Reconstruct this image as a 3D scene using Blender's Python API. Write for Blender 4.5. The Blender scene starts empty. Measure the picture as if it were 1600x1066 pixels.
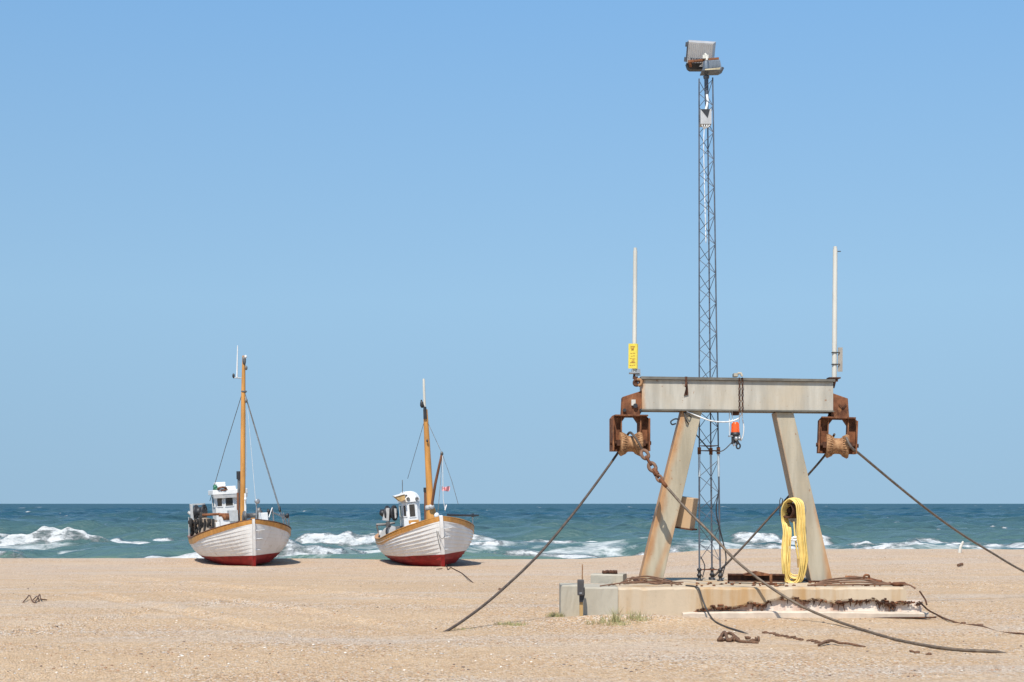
import bpy, math, random
import numpy as np
from mathutils import Vector, Matrix, Euler
R = math.radians
random.seed(7)
rng = np.random.default_rng(11)
S = bpy.context.scene
COL = S.collection

# ------------------------------------------------------------------ camera
F = 2222.0          # focal length in pixels of the 1600 px wide photograph
ZC = 1.85           # eye height above the sand by the gantry
cam_d = bpy.data.cameras.new('camera')
cam_d.sensor_width = 36.0
cam_d.lens = 36.0 * F / 1600.0
cam_d.shift_y = 254.0 / 1600.0
cam_d.clip_start = 0.1
cam_d.clip_end = 60000
cam = bpy.data.objects.new('camera', cam_d)
cam.location = (0, 0, ZC)
cam.rotation_euler = (R(90), 0, 0)
COL.objects.link(cam)
S.camera = cam

# ------------------------------------------------------------------ sky and sun
SUN_EL, SUN_AZ = 55.0, 13.0      # the sun stands behind the camera, to its left
sun_dir = Vector((-math.sin(R(SUN_AZ)) * math.cos(R(SUN_EL)), -math.cos(R(SUN_AZ)) * math.cos(R(SUN_EL)), math.sin(R(SUN_EL))))
W = bpy.data.worlds.new('World')
S.world = W
W.use_nodes = True
wn = W.node_tree
sky = wn.nodes.new('ShaderNodeTexSky')
sky.sky_type = 'NISHITA'
sky.sun_disc = False
sky.sun_elevation = R(SUN_EL)
sky.sun_rotation = math.atan2(sun_dir.x, sun_dir.y)
sky.altitude = 0
sky.air_density = 1.0
sky.dust_density = 0.4
sky.ozone_density = 3.0
bg = wn.nodes['Background']
# the low air by the horizon is sampled a little higher up, as the sea air was clear that day
wtc = wn.nodes.new('ShaderNodeTexCoord')
wsep = wn.nodes.new('ShaderNodeSeparateXYZ'); wn.links.new(wtc.outputs['Generated'], wsep.inputs[0])
wmul = wn.nodes.new('ShaderNodeMath'); wmul.operation = 'MULTIPLY'; wn.links.new(wsep.outputs[2], wmul.inputs[0]); wmul.inputs[1].default_value = 0.78
wmax = wn.nodes.new('ShaderNodeMath'); wmax.operation = 'MAXIMUM'; wn.links.new(wmul.outputs[0], wmax.inputs[0]); wmax.inputs[1].default_value = 0.26
wcmb = wn.nodes.new('ShaderNodeCombineXYZ')
wn.links.new(wsep.outputs[0], wcmb.inputs[0]); wn.links.new(wsep.outputs[1], wcmb.inputs[1]); wn.links.new(wmax.outputs[0], wcmb.inputs[2])
wn.links.new(wcmb.outputs[0], sky.inputs[0])
wr = wn.nodes.new('ShaderNodeValToRGB'); wn.links.new(wsep.outputs[2], wr.inputs[0])
wr.color_ramp.elements[0].position = 0.0; wr.color_ramp.elements[0].color = (1.14, 1.08, 0.88, 1)
wr.color_ramp.elements[1].position = 0.36; wr.color_ramp.elements[1].color = (0.72, 0.92, 0.99, 1)
e_ = wr.color_ramp.elements.new(0.14); e_.color = (1.14, 1.16, 1.00, 1)
wmx = wn.nodes.new('ShaderNodeMix'); wmx.data_type = 'RGBA'; wmx.blend_type = 'MULTIPLY'; wmx.inputs[0].default_value = 1.0
wn.links.new(sky.outputs[0], wmx.inputs[6]); wn.links.new(wr.outputs[0], wmx.inputs[7])
wn.links.new(wmx.outputs[2], bg.inputs[0])
bg.inputs[1].default_value = 0.13
sl = bpy.data.lights.new('sun', 'SUN')
sl.energy = 4.7
sl.angle = R(0.53)
sl.color = (1.0, 0.935, 0.835)
so = bpy.data.objects.new('sun', sl)
so.rotation_euler = sun_dir.to_track_quat('Z', 'Y').to_euler()
so.location = (-20, -40, 60)
COL.objects.link(so)
S.view_settings.view_transform = 'Standard'
S.view_settings.look = 'None'
S.view_settings.exposure = 0.25
S.view_settings.gamma = 1.0

# ------------------------------------------------------------------ node helpers
class NT:
    def __init__(s, name):
        s.m = bpy.data.materials.new(name)
        s.m.use_nodes = True
        s.t = s.m.node_tree
        s.b = s.t.nodes['Principled BSDF']
        s.tc = s.t.nodes.new('ShaderNodeTexCoord')
    def put(s, sock, v):
        if isinstance(v, bpy.types.NodeSocket): s.t.links.new(v, sock)
        elif isinstance(v, (tuple, list)) and len(v) == 3 and sock.type == 'RGBA': sock.default_value = (*v, 1)
        else: sock.default_value = v
    def coords(s, scale=(1, 1, 1), loc=(0, 0, 0), rot=(0, 0, 0)):
        n = s.t.nodes.new('ShaderNodeMapping')
        s.t.links.new(s.tc.outputs['Object'], n.inputs[0])
        n.inputs['Scale'].default_value = scale
        n.inputs['Location'].default_value = loc
        n.inputs['Rotation'].default_value = rot
        return n.outputs[0]
    def noise(s, scale, detail=4, rough=0.55, vec=None, dist=0):
        n = s.t.nodes.new('ShaderNodeTexNoise')
        n.inputs['Scale'].default_value = scale
        n.inputs['Detail'].default_value = detail
        n.inputs['Roughness'].default_value = rough
        n.inputs['Distortion'].default_value = dist
        s.t.links.new(vec if vec is not None else s.tc.outputs['Object'], n.inputs['Vector'])
        return n.outputs[0]
    def voronoi(s, scale, vec=None, out='Distance', feature='F1'):
        n = s.t.nodes.new('ShaderNodeTexVoronoi')
        n.feature = feature
        n.inputs['Scale'].default_value = scale
        s.t.links.new(vec if vec is not None else s.tc.outputs['Object'], n.inputs['Vector'])
        return n.outputs[out]
    def math(s, op, a, b=0.0, c=0.0, clamp=False):
        n = s.t.nodes.new('ShaderNodeMath')
        n.operation = op
        n.use_clamp = clamp
        s.put(n.inputs[0], a); s.put(n.inputs[1], b); s.put(n.inputs[2], c)
        return n.outputs[0]
    def ramp(s, v, a, b, lo=0.0, hi=1.0, smooth=True):
        n = s.t.nodes.new('ShaderNodeMapRange')
        n.interpolation_type = 'SMOOTHSTEP' if smooth else 'LINEAR'
        s.put(n.inputs[0], v)
        n.inputs[1].default_value = a; n.inputs[2].default_value = b
        n.inputs[3].default_value = lo; n.inputs[4].default_value = hi
        return n.outputs[0]
    def mix(s, f, a, b, mode='MIX'):
        n = s.t.nodes.new('ShaderNodeMix')
        n.data_type = 'RGBA'
        n.blend_type = mode
        s.put(n.inputs[0], f); s.put(n.inputs[6], a); s.put(n.inputs[7], b)
        return n.outputs[2]
    def dot(s, v, off=0.0):
        n = s.t.nodes.new('ShaderNodeVectorMath')
        n.operation = 'DOT_PRODUCT'
        s.t.links.new(s.tc.outputs['Object'], n.inputs[0])
        n.inputs[1].default_value = v
        return s.math('ADD', n.outputs['Value'], off)
    def attr(s, name):
        n = s.t.nodes.new('ShaderNodeAttribute')
        n.attribute_name = name
        return n.outputs['Fac']
    def bump(s, h, strength=0.3, dist=0.02):
        n = s.t.nodes.new('ShaderNodeBump')
        n.inputs['Strength'].default_value = strength
        n.inputs['Distance'].default_value = dist
        s.t.links.new(h, n.inputs['Height'])
        s.t.links.new(n.outputs[0], s.b.inputs['Normal'])
    def fin(s, col, rough=0.6, metal=0.0, spec=None):
        s.put(s.b.inputs['Base Color'], col)
        s.put(s.b.inputs['Roughness'], rough)
        s.put(s.b.inputs['Metallic'], metal)
        if spec is not None: s.b.inputs['Specular IOR Level'].default_value = spec
        return s.m

def sc(c, k): return tuple(min(1, x * k) for x in c)

def plain(name, col, rough=0.55, metal=0.0, var=0.25, scale=6, bump=0.15, bscale=60, bdist=0.004, spec=None, dirt=None, dirt_amt=0.5, streak=False):
    n = NT(name)
    vec = n.coords((1, 1, 0.18)) if streak else None
    v = n.ramp(n.noise(scale, 5, 0.6, vec), 0.3, 0.7)
    c = n.mix(v, sc(col, 1 - var), sc(col, 1 + var))
    if dirt:
        d = n.ramp(n.noise(scale * 2.3, 6, 0.65, n.coords((1, 1, 0.25 if streak else 1), (3, 7, 1))), 0.55, 0.75)
        c = n.mix(n.math('MULTIPLY', d, dirt_amt), c, dirt)
    n.bump(n.noise(bscale, 4), bump, bdist)
    return n.fin(c, rough, metal, spec)

RUST_D, RUST_M, RUST_O = (0.085, 0.034, 0.018), (0.235, 0.095, 0.045), (0.38, 0.18, 0.08)
def rusty(name, lo=RUST_D, hi=RUST_M, spot=RUST_O, scale=5):
    n = NT(name)
    c = n.mix(n.ramp(n.noise(scale, 6, 0.65), 0.32, 0.68), lo, hi)
    c = n.mix(n.math('MULTIPLY', n.ramp(n.noise(scale * 2.7, 5, 0.6, n.coords((1, 1, 0.4), (2, 5, 9))), 0.52, 0.72), 0.6), c, spot)
    n.bump(n.noise(70, 5, 0.7), 0.5, 0.006)
    return n.fin(c, 0.85, 0, 0.25)

STEEL = (0.52, 0.48, 0.40)
def painted_steel(name, edges=(), tone=(1, 1, 1)):
    """weathered pale paint; edges = list of (vector, offset, width, strength): rust runs where dot(p, vector)+offset is near 0"""
    n = NT(name)
    st = n.noise(3.0, 6, 0.6, n.coords((1.6, 1.6, 0.22)))
    c = n.mix(n.ramp(st, 0.3, 0.7), tuple(a * b for a, b in zip((0.335, 0.31, 0.26), tone)), tuple(a * b for a, b in zip((0.48, 0.45, 0.385), tone)))
    c = n.mix(n.math('MULTIPLY', n.ramp(n.noise(1.3, 4, 0.6, n.coords((1, 1, 0.6), (4, 4, 4))), 0.45, 0.75), 0.45), c, (0.46, 0.36, 0.23))
    fine = n.ramp(n.noise(9, 6, 0.7, n.coords((1.5, 1.5, 0.12), (8, 1, 2))), 0.56, 0.78)
    c = n.mix(n.math('MULTIPLY', fine, 0.5), c, (0.25, 0.185, 0.12))
    spot = n.ramp(n.noise(16, 4, 0.6, n.coords((1, 1, 0.7), (3, 5, 8))), 0.66, 0.72)
    c = n.mix(n.math('MULTIPLY', spot, 0.75), c, (0.24, 0.11, 0.045))
    wob = n.noise(4.5, 5, 0.65, n.coords((1, 1, 0.35), (1, 2, 3)))
    for vec, off, wid, k in edges:
        d = n.math('ABSOLUTE', n.dot(vec, off))
        d = n.math('ADD', d, n.math('MULTIPLY', n.math('SUBTRACT', wob, 0.5), wid * 2.2))
        e = n.ramp(d, wid * 0.1, wid * 1.7, 1.0, 0.0)
        c = n.mix(n.math('MULTIPLY', e, k), c, n.mix(n.ramp(wob, 0.35, 0.65), (0.36, 0.175, 0.07), (0.48, 0.27, 0.125)))
    n.bump(n.noise(30, 5), 0.2, 0.004)
    return n.fin(c, 0.6, 0, 0.3)

M = {}
M['rust'] = rusty('rusted_iron')
M['rust_pale'] = rusty('scoured_rust', (0.20, 0.095, 0.045), (0.42, 0.24, 0.12), (0.52, 0.33, 0.18), 9)  # paler, more orange rust
M['rust_dark'] = rusty('old_dark_rust', (0.04, 0.018, 0.012), (0.10, 0.045, 0.026), (0.2, 0.085, 0.04))
M['wire'] = plain('steel_wire_rope', (0.17, 0.14, 0.115), 0.55, 0.3, 0.3, 12, 0.6, 120, 0.004, dirt=(0.14, 0.07, 0.035))
M['wire_brown'] = plain('dark_brown_wire_rope', (0.085, 0.064, 0.05), 0.6, 0.2, 0.35, 12, 0.6, 120, 0.004, dirt=(0.15, 0.08, 0.04))
M['wire_tan'] = plain('weathered_brown_wire_rope', (0.135, 0.10, 0.07), 0.6, 0.1, 0.35, 9, 0.6, 120, 0.004, dirt=(0.2, 0.11, 0.055))
M['wire_rust'] = plain('rusted_wire_rope', (0.16, 0.085, 0.05), 0.8, 0, 0.35, 10, 0.6, 120, 0.004, dirt=(0.30, 0.14, 0.06))
M['wire_dark'] = plain('dark_wire', (0.04, 0.038, 0.036), 0.6)
M['white'] = plain('white_boat_paint', (0.67, 0.665, 0.65), 0.45, 0, 0.06, 4, 0.1, 30, dirt=(0.5, 0.42, 0.33), dirt_amt=0.35, streak=True)
M['white_clean'] = plain('bright_white_paint', (0.70, 0.70, 0.69), 0.4, 0, 0.05)
M['white_pole'] = plain('weathered_white_pole', (0.54, 0.52, 0.46), 0.5, 0, 0.1, 5, 0.1, 40, dirt=(0.42, 0.38, 0.32), streak=True)
M['wood'] = plain('varnished_wood', (0.50, 0.235, 0.055), 0.4, 0, 0.18, 5, 0.15, 30, dirt=(0.28, 0.11, 0.03), streak=True)
M['wood_dark'] = plain('dark_stained_wood', (0.16, 0.065, 0.03), 0.55, 0, 0.25, 5, streak=True)
M['wood_post'] = plain('pale_timber', (0.42, 0.27, 0.11), 0.7, 0, 0.25, 8, streak=True)
M['glass'] = plain('dark_window_glass', (0.06, 0.055, 0.05), 0.08, 0, 0.2)
M['black'] = plain('black_plastic', (0.022, 0.022, 0.025), 0.5)
M['tar'] = plain('black_net', (0.035, 0.032, 0.03), 0.9, 0, 0.4, 20, 0.8, 30, 0.03)
M['machine'] = plain('greasy_machine_grey', (0.13, 0.125, 0.12), 0.5, 0.2, 0.4, 6, dirt=(0.15, 0.08, 0.04))
M['grey'] = plain('grey_paint', (0.42, 0.43, 0.43), 0.5, 0, 0.1)
M['grey_light'] = plain('pale_grey_housing', (0.44, 0.43, 0.42), 0.5, 0.2, 0.1, 8)
M['galv'] = plain('galvanised_steel', (0.36, 0.37, 0.38), 0.45, 0.6, 0.15, 10)
M['lattice'] = plain('dark_blue_grey_steel', (0.10, 0.115, 0.14), 0.5, 0.3, 0.3, 8, dirt=(0.16, 0.08, 0.04))
M['lattice_pale'] = plain('sky_reflection_steel', (0.48, 0.55, 0.60), 0.4, 0.3, 0.1)  # sky reflection on the mast steel, painted in as a pale tone
M['blue_grey'] = plain('blue_grey_enamel', (0.12, 0.145, 0.175), 0.4, 0.2, 0.2)
M['lens'] = plain('lamp_glass_yellowed', (0.5, 0.42, 0.26), 0.15)
M['orange'] = plain('orange_beacon_lens', (0.72, 0.10, 0.012), 0.2, 0, 0.12, 20)
M['hose'] = plain('yellow_hose', (0.74, 0.54, 0.17), 0.5, 0, 0.12, 7, 0.05, dirt=(0.5, 0.35, 0.12), dirt_amt=0.3)
M['tan_box'] = plain('tan_cabinet', (0.44, 0.30, 0.175), 0.6, 0, 0.08, 3, dirt=(0.3, 0.2, 0.11), dirt_amt=0.4, streak=True)
M['yellow'] = plain('yellow_sign_plate', (0.66, 0.53, 0.06), 0.45, 0, 0.06)
M['sign_ink'] = plain('brown_sign_print', (0.34, 0.17, 0.03), 0.6)
M['sign_plain'] = plain('grey_brown_plate', (0.30, 0.27, 0.23), 0.6, 0, 0.12)
M['tarp'] = plain('rust_streaked_tan_panel', (0.44, 0.35, 0.27), 0.75, 0, 0.25, 3, 0.3, 20, dirt=(0.13, 0.06, 0.03), dirt_amt=0.95, streak=True)
M['red'] = plain('faded_red_cloth', (0.62, 0.12, 0.12), 0.8, 0, 0.1)
M['green'] = plain('green_fender', (0.02, 0.13, 0.07), 0.5)
M['weed'] = plain('dry_brown_seaweed', (0.125, 0.065, 0.036), 0.9, 0, 0.4, 30)
M['cable'] = plain('white_cable', (0.72, 0.73, 0.72), 0.5)
M['grass'] = plain('beach_grass', (0.30, 0.285, 0.125), 0.7, 0, 0.35, 8)

def concrete(name, base, warm, stains=0.4):
    n = NT(name)
    c = n.mix(n.ramp(n.noise(1.6, 6, 0.6, n.coords((1, 1, 0.6))), 0.3, 0.7), base, sc(base, 1.18))
    c = n.mix(n.math('MULTIPLY', n.ramp(n.noise(2.2, 5, 0.6, n.coords((1.2, 1, 0.15), (5, 2, 0))), 0.46, 0.72), stains), c, warm)
    c = n.mix(n.math('MULTIPLY', n.ramp(n.noise(14, 5, 0.7), 0.55, 0.75), 0.3), c, sc(base, 0.6))
    n.bump(n.math('ADD', n.noise(12, 6, 0.7), n.math('MULTIPLY', n.noise(90, 3), 0.5)), 0.35, 0.012)
    return n.fin(c, 0.9, 0, 0.2)
M['conc'] = concrete('warm_stained_concrete', (0.45, 0.365, 0.265), (0.40, 0.235, 0.095), 0.85)
M['conc_grey'] = concrete('grey_concrete', (0.355, 0.325, 0.265), (0.29, 0.25, 0.18), 0.5)
M['conc_white'] = concrete('bleached_footing', (0.58, 0.50, 0.43), (0.33, 0.14, 0.075), 0.85)

def hull_mat(name, wl0, wlk, weather):
    n = NT(name)
    c = n.mix(n.ramp(n.noise(2.0, 5, 0.6, n.coords((1, 1, 0.5))), 0.3, 0.7), (0.68, 0.665, 0.64), (0.76, 0.75, 0.73))
    c = n.mix(n.math('MULTIPLY', n.ramp(n.noise(5, 6, 0.7, n.coords((1, 1, 0.25), (2, 1, 1))), 0.52, 0.74), weather), c, (0.44, 0.36, 0.28))
    c = n.mix(n.math('MULTIPLY', n.ramp(n.noise(2.6, 5, 0.7, n.coords((2.2, 2.2, 0.5), (7, 3, 1))), 0.63, 0.72), min(1.0, weather * 1.3)), c, (0.30, 0.14, 0.06))
    z = n.math('ADD', n.dot((0, -wlk, 1), -wl0), n.math('MULTIPLY', n.math('SUBTRACT', n.noise(1.2, 2), 0.5), 0.02))
    red = n.mix(n.ramp(n.noise(3, 5, 0.6), 0.3, 0.7), (0.19, 0.014, 0.014), (0.31, 0.024, 0.024))
    red = n.mix(n.math('MULTIPLY', n.ramp(n.noise(6, 6, 0.7, n.coords((1, 1, .5), (9, 9, 1))), 0.56, 0.72), 0.5), red, (0.30, 0.13, 0.09))
    c = n.mix(n.ramp(z, -0.008, 0.008, 1, 0, False), c, red)
    n.bump(n.noise(14, 5), 0.12, 0.01)
    return n.fin(c, 0.55, 0, 0.2)

# ------------------------------------------------------------------ mesh builder
class MB:
    def __init__(s): s.v, s.f, s.sm, s.mi = [], [], [], []
    def add(s, vs, fs, smooth=False, mi=0):
        o = len(s.v)
        s.v += [Vector(v) for v in vs]
        for f in fs:
            s.f.append([i + o for i in f]); s.sm.append(smooth); s.mi.append(mi)
        return s
    def box(s, c, size, rot=None, mi=0):
        c = Vector(c); hx, hy, hz = size[0] / 2, size[1] / 2, size[2] / 2
        vs = [Vector((x, y, z)) for z in (-hz, hz) for y in (-hy, hy) for x in (-hx, hx)]
        if rot is not None: vs = [rot @ v for v in vs]
        return s.add([v + c for v in vs], [(0, 2, 3, 1), (4, 5, 7, 6), (0, 1, 5, 4), (2, 6, 7, 3), (0, 4, 6, 2), (1, 3, 7, 5)], False, mi)
    def mm(s, a, b, mi=0):
        a, b = Vector(a), Vector(b)
        return s.box((a + b) / 2, (abs(b.x - a.x), abs(b.y - a.y), abs(b.z - a.z)), None, mi)
    def bar(s, p, q, w, h, up=Vector((0, 0, 1))):
        p, q = Vector(p), Vector(q)
        d = (q - p); L = d.length; d.normalize()
        if abs(d.dot(up)) > 0.98: up = Vector((0, 1, 0))
        x = d.cross(up).normalized(); y = x.cross(d)
        m = Matrix((x, d, y)).transposed()
        return s.box((p + q) / 2, (w, L, h), m)
    def tube(s, pts, r, seg=8, caps=True, mi=0):
        pts = [Vector(p) for p in pts]
        rs = r if isinstance(r, (list, tuple)) else [r] * len(pts)
        n = len(pts); vs = []
        t = (pts[1] - pts[0]).normalized()
        a = t.orthogonal().normalized()
        for i in range(n):
            t = (pts[min(i + 1, n - 1)] - pts[max(i - 1, 0)])
            t = t.normalized() if t.length > 1e-9 else Vector((0, 0, 1))
            a = (a - t * a.dot(t))
            a = a.normalized() if a.length > 1e-6 else t.orthogonal().normalized()
            b = t.cross(a)
            for k in range(seg):
                an = 2 * math.pi * k / seg
                vs.append(pts[i] + (a * math.cos(an) + b * math.sin(an)) * rs[i])
        fs = [(i * seg + k, i * seg + (k + 1) % seg, (i + 1) * seg + (k + 1) % seg, (i + 1) * seg + k) for i in range(n - 1) for k in range(seg)]
        s.add(vs, fs, True, mi)
        if caps:
            s.add(vs[:seg], [tuple(range(seg))[::-1]], False, mi)
            s.add(vs[-seg:], [tuple(range(seg))], False, mi)
        return s
    def cyl(s, p, q, r, seg=14, r2=None, mi=0): return s.tube([p, q], [r, r if r2 is None else r2], seg, True, mi)
    def lathe(s, c, axis, prof, seg=24, mi=0):
        """prof = list of (along axis, radius)"""
        c = Vector(c); axis = Vector(axis).normalized()
        a = axis.orthogonal().normalized(); b = axis.cross(a); vs = []
        for t, r in prof:
            for k in range(seg):
                an = 2 * math.pi * k / seg
                vs.append(c + axis * t + (a * math.cos(an) + b * math.sin(an)) * r)
        fs = [(i * seg + k, i * seg + (k + 1) % seg, (i + 1) * seg + (k + 1) % seg, (i + 1) * seg + k) for i in range(len(prof) - 1) for k in range(seg)]
        return s.add(vs, fs, True, mi)
    def prism(s, poly, ext, mi=0):
        poly = [Vector(p) for p in poly]; ext = Vector(ext); n = len(poly)
        vs = poly + [p + ext for p in poly]
        fs = [tuple(range(n))[::-1], tuple(range(n, 2 * n))] + [(i, (i + 1) % n, n + (i + 1) % n, n + i) for i in range(n)]
        return s.add(vs, fs, False, mi)
    def torus(s, c, n, R_, r, sx=1.0, seg=18, sub=7, along=None):
        c = Vector(c); n = Vector(n).normalized()
        a = Vector(along).normalized() if along is not None else n.orthogonal().normalized()
        b = n.cross(a)
        pts = [c + a * math.cos(2 * math.pi * k / seg) * R_ * sx + b * math.sin(2 * math.pi * k / seg) * R_ for k in range(seg)]
        return s.tube(pts + [pts[0], pts[1]], r, sub, False)
    def grid(s, rows, smooth=True, mi=0):
        m = len(rows[0]); vs = [p for r in rows for p in r]
        fs = [(i * m + j, i * m + j + 1, (i + 1) * m + j + 1, (i + 1) * m + j) for i in range(len(rows) - 1) for j in range(m - 1)]
        return s.add(vs, fs, smooth, mi)
    def lump(s, c, size, jit=0.2, seg=8, rings=5, mi=0):
        c = Vector(c); vs = [c + Vector((0, 0, -size[2]))]
        for i in range(1, rings):
            ph = math.pi * i / rings - math.pi / 2
            for k in range(seg):
                th = 2 * math.pi * k / seg
                j = 1 + random.uniform(-jit, jit)
                vs.append(c + Vector((math.cos(ph) * math.cos(th) * size[0] * j, math.cos(ph) * math.sin(th) * size[1] * j, math.sin(ph) * size[2] * j)))
        vs.append(c + Vector((0, 0, size[2])))
        fs = [(0, 1 + (k + 1) % seg, 1 + k) for k in range(seg)]
        for i in range(rings - 2):
            for k in range(seg):
                fs.append((1 + i * seg + k, 1 + i * seg + (k + 1) % seg, 1 + (i + 1) * seg + (k + 1) % seg, 1 + (i + 1) * seg + k))
        e = len(vs) - 1; o = 1 + (rings - 2) * seg
        fs += [(e, o + k, o + (k + 1) % seg) for k in range(seg)]
        return s.add(vs, fs, True, mi)
    def build(s, name, mat, parent=None, local=False, bevel=0.0):
        me = bpy.data.meshes.new(name)
        vs = s.v
        if parent is not None and not local:
            inv = world_of(parent).inverted()
            vs = [inv @ v for v in vs]
        me.from_pydata([tuple(v) for v in vs], [], s.f)
        me.polygons.foreach_set('use_smooth', s.sm)
        for m in (mat if isinstance(mat, (list, tuple)) else [mat]): me.materials.append(m)
        me.polygons.foreach_set('material_index', s.mi)
        me.update()
        o = bpy.data.objects.new(name, me)
        COL.objects.link(o)
        if parent is not None: o.parent = parent
        if bevel:
            b = o.modifiers.new('edge', 'BEVEL'); b.width = bevel; b.segments = 2; b.limit_method = 'ANGLE'; b.angle_limit = R(40)
        return o

def world_of(o):
    m = o.matrix_basis.copy()
    while o.parent is not None:
        o = o.parent; m = o.matrix_basis @ m
    return m
def tag(o, label=None, cat=None, group=None, kind=None):
    if label: o['label'] = label
    if cat: o['category'] = cat
    if group: o['group'] = group
    if kind: o['kind'] = kind
    return o
def thing(name, label, cat, loc, rot=(0, 0, 0), group=None):
    o = bpy.data.objects.new(name, None)
    o.empty_display_size = 0.1
    o.location = loc; o.rotation_euler = rot
    COL.objects.link(o)
    return tag(o, label, cat, group)
def P(px, py, D): return Vector(((px - 800) / F * D, D, ZC - (py - 787) / F * D))
def smooth_path(pts, n=8):
    pts = [Vector(p) for p in pts]
    out = []
    q = [pts[0] * 2 - pts[1]] + pts + [pts[-1] * 2 - pts[-2]]
    for i in range(1, len(q) - 2):
        for k in range(n):
            t = k / n
            out.append(0.5 * ((2 * q[i]) + (q[i + 1] - q[i - 1]) * t + (2 * q[i - 1] - 5 * q[i] + 4 * q[i + 1] - q[i + 2]) * t * t + (3 * q[i] - q[i - 1] - 3 * q[i + 1] + q[i + 2]) * t ** 3))
    out.append(pts[-1])
    return out
def sst(a, b, x):
    t = np.clip((x - a) / (b - a), 0, 1); return t * t * (3 - 2 * t)
LAT = rng.random((256, 256))
def vnoise(x, y, seed=0):
    x = np.asarray(x, float) + seed * 37.3; y = np.asarray(y, float) + seed * 91.7
    xi = np.floor(x).astype(int); yi = np.floor(y).astype(int)
    fx = x - xi; fy = y - yi
    fx = fx * fx * (3 - 2 * fx); fy = fy * fy * (3 - 2 * fy)
    g = lambda i, j: LAT[i % 256, j % 256]
    return (g(xi, yi) * (1 - fx) + g(xi + 1, yi) * fx) * (1 - fy) + (g(xi, yi + 1) * (1 - fx) + g(xi + 1, yi + 1) * fx) * fy

# ------------------------------------------------------------------ beach
def ground_z(x, y):
    x = np.asarray(x, float); y = np.asarray(y, float)
    z = -0.5 * sst(24, 50, y) + 0.03 * sst(52, 60, y)
    z = z + 0.40 * sst(2.5, 9.5, x) * sst(32, 59, y)
    z = z + (np.abs(vnoise(x / 0.42, y / 0.55, 14) - 0.5) - 0.25) * 0.015 * sst(0.45, 0.85, vnoise(x / 5, y / 5, 15))
    z = z + (vnoise(x / 7, y / 7, 1) - 0.5) * 0.06 + (vnoise(x / 2.2, y / 2.2, 2) - 0.5) * 0.045 * (0.4 + vnoise(x / 9, y / 9, 8)) + (vnoise(x / 0.7, y / 0.7, 3) - 0.5) * 0.018 + (vnoise(x / 0.25, y / 0.25, 4) - 0.5) * 0.008
    z = z + 0.10 * np.exp(-((x - 1.9) / 0.85) ** 2 - ((y - 22.45) / 0.45) ** 2) + 0.05 * np.exp(-((x - 0.95) / 0.5) ** 2 - ((y - 22.6) / 0.4) ** 2)
    for bx_, by_ in ((-9.47, 52.45), (-2.42, 51.85), (-10.3, 52.8), (-3.2, 52.2)): z = z + 0.02 * np.exp(-((x - bx_) / 0.9) ** 2 - ((y - by_) / 0.8) ** 2)
    # old wheel tracks raked across the left of the beach
    for (ax, ay, bx, by, w) in ((-8.5, 33, -2, 21.5, 0.22), (-9.6, 31, -3.4, 20.5, 0.22), (-12, 40, -1, 27, 0.25), (-4.6, 30, -7.6, 19, 0.16), (-14, 47, -3.5, 30, 0.25), (9, 40, 13, 24, .25), (10.6, 41, 14.6, 25, .25)):
        dx, dy = bx - ax, by - ay; L = math.hypot(dx, dy)
        d = ((x - ax) * dy - (y - ay) * dx) / L; t = ((x - ax) * dx + (y - ay) * dy) / (L * L)
        env = sst(-0.1, 0.1, t) * sst(1.1, 0.9, t)
        z = z + 0.55 * env * (-0.075 * np.exp(-(d / w) ** 2) + 0.04 * np.exp(-((np.abs(d) - 1.7 * w) / (0.5 * w)) ** 2))
    crest = 60 + 1.2 * (vnoise(x / 9, y * 0, 5) - 0.5)
    z = z - 0.13 * np.clip(y - crest, 0, None) ** 1.05 * 1.0
    return z
def gz(x, y): return float(ground_z(x, y))
def G(px, py, up=0.0):
    """the point of the beach seen at a pixel of the photograph"""
    best = None
    D = 12.0
    while D < 64:
        p = P(px, py, D)
        if p.z <= gz(p.x, p.y): break
        D += 0.05
    p.z = gz(p.x, p.y) + up
    return p

ys = np.concatenate([np.linspace(-25, 11, 40), 11 + np.cumsum(np.geomspace(0.05, 0.12, 620))])
ys = ys[ys < 76]
us = np.concatenate([np.linspace(-3.0, -0.62, 40), np.linspace(-0.60, 0.60, 620), np.linspace(0.62, 3.0, 40)])
UU, YY = np.meshgrid(us, ys)
XX = UU * (np.maximum(YY, 11) + 3)
ZZ = ground_z(XX, YY)
def grid_mesh(name, X, Y, Z, mat, attrs={}):
    h, w = X.shape
    me = bpy.data.meshes.new(name)
    co = np.stack([X, Y, Z], -1).reshape(-1, 3).astype(np.float32)
    i = np.arange(h * w).reshape(h, w)
    q = np.stack([i[:-1, :-1], i[:-1, 1:], i[1:, 1:], i[1:, :-1]], -1).reshape(-1, 4).astype(np.int32)
    me.vertices.add(len(co)); me.vertices.foreach_set('co', co.ravel())
    me.loops.add(q.size); me.loops.foreach_set('vertex_index', q.ravel())
    me.polygons.add(len(q)); me.polygons.foreach_set('loop_start', np.arange(0, q.size, 4, dtype=np.int32))
    me.polygons.foreach_set('loop_total', np.full(len(q), 4, dtype=np.int32))
    me.update(calc_edges=True)
    me.polygons.foreach_set('use_smooth', np.ones(len(q), bool))
    for k, a in attrs.items():
        at = me.attributes.new(k, 'FLOAT', 'POINT'); at.data.foreach_set('value', a.reshape(-1).astype(np.float32))
    me.materials.append(mat)
    o = bpy.data.objects.new(name, me); COL.objects.link(o)
    return o

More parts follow.
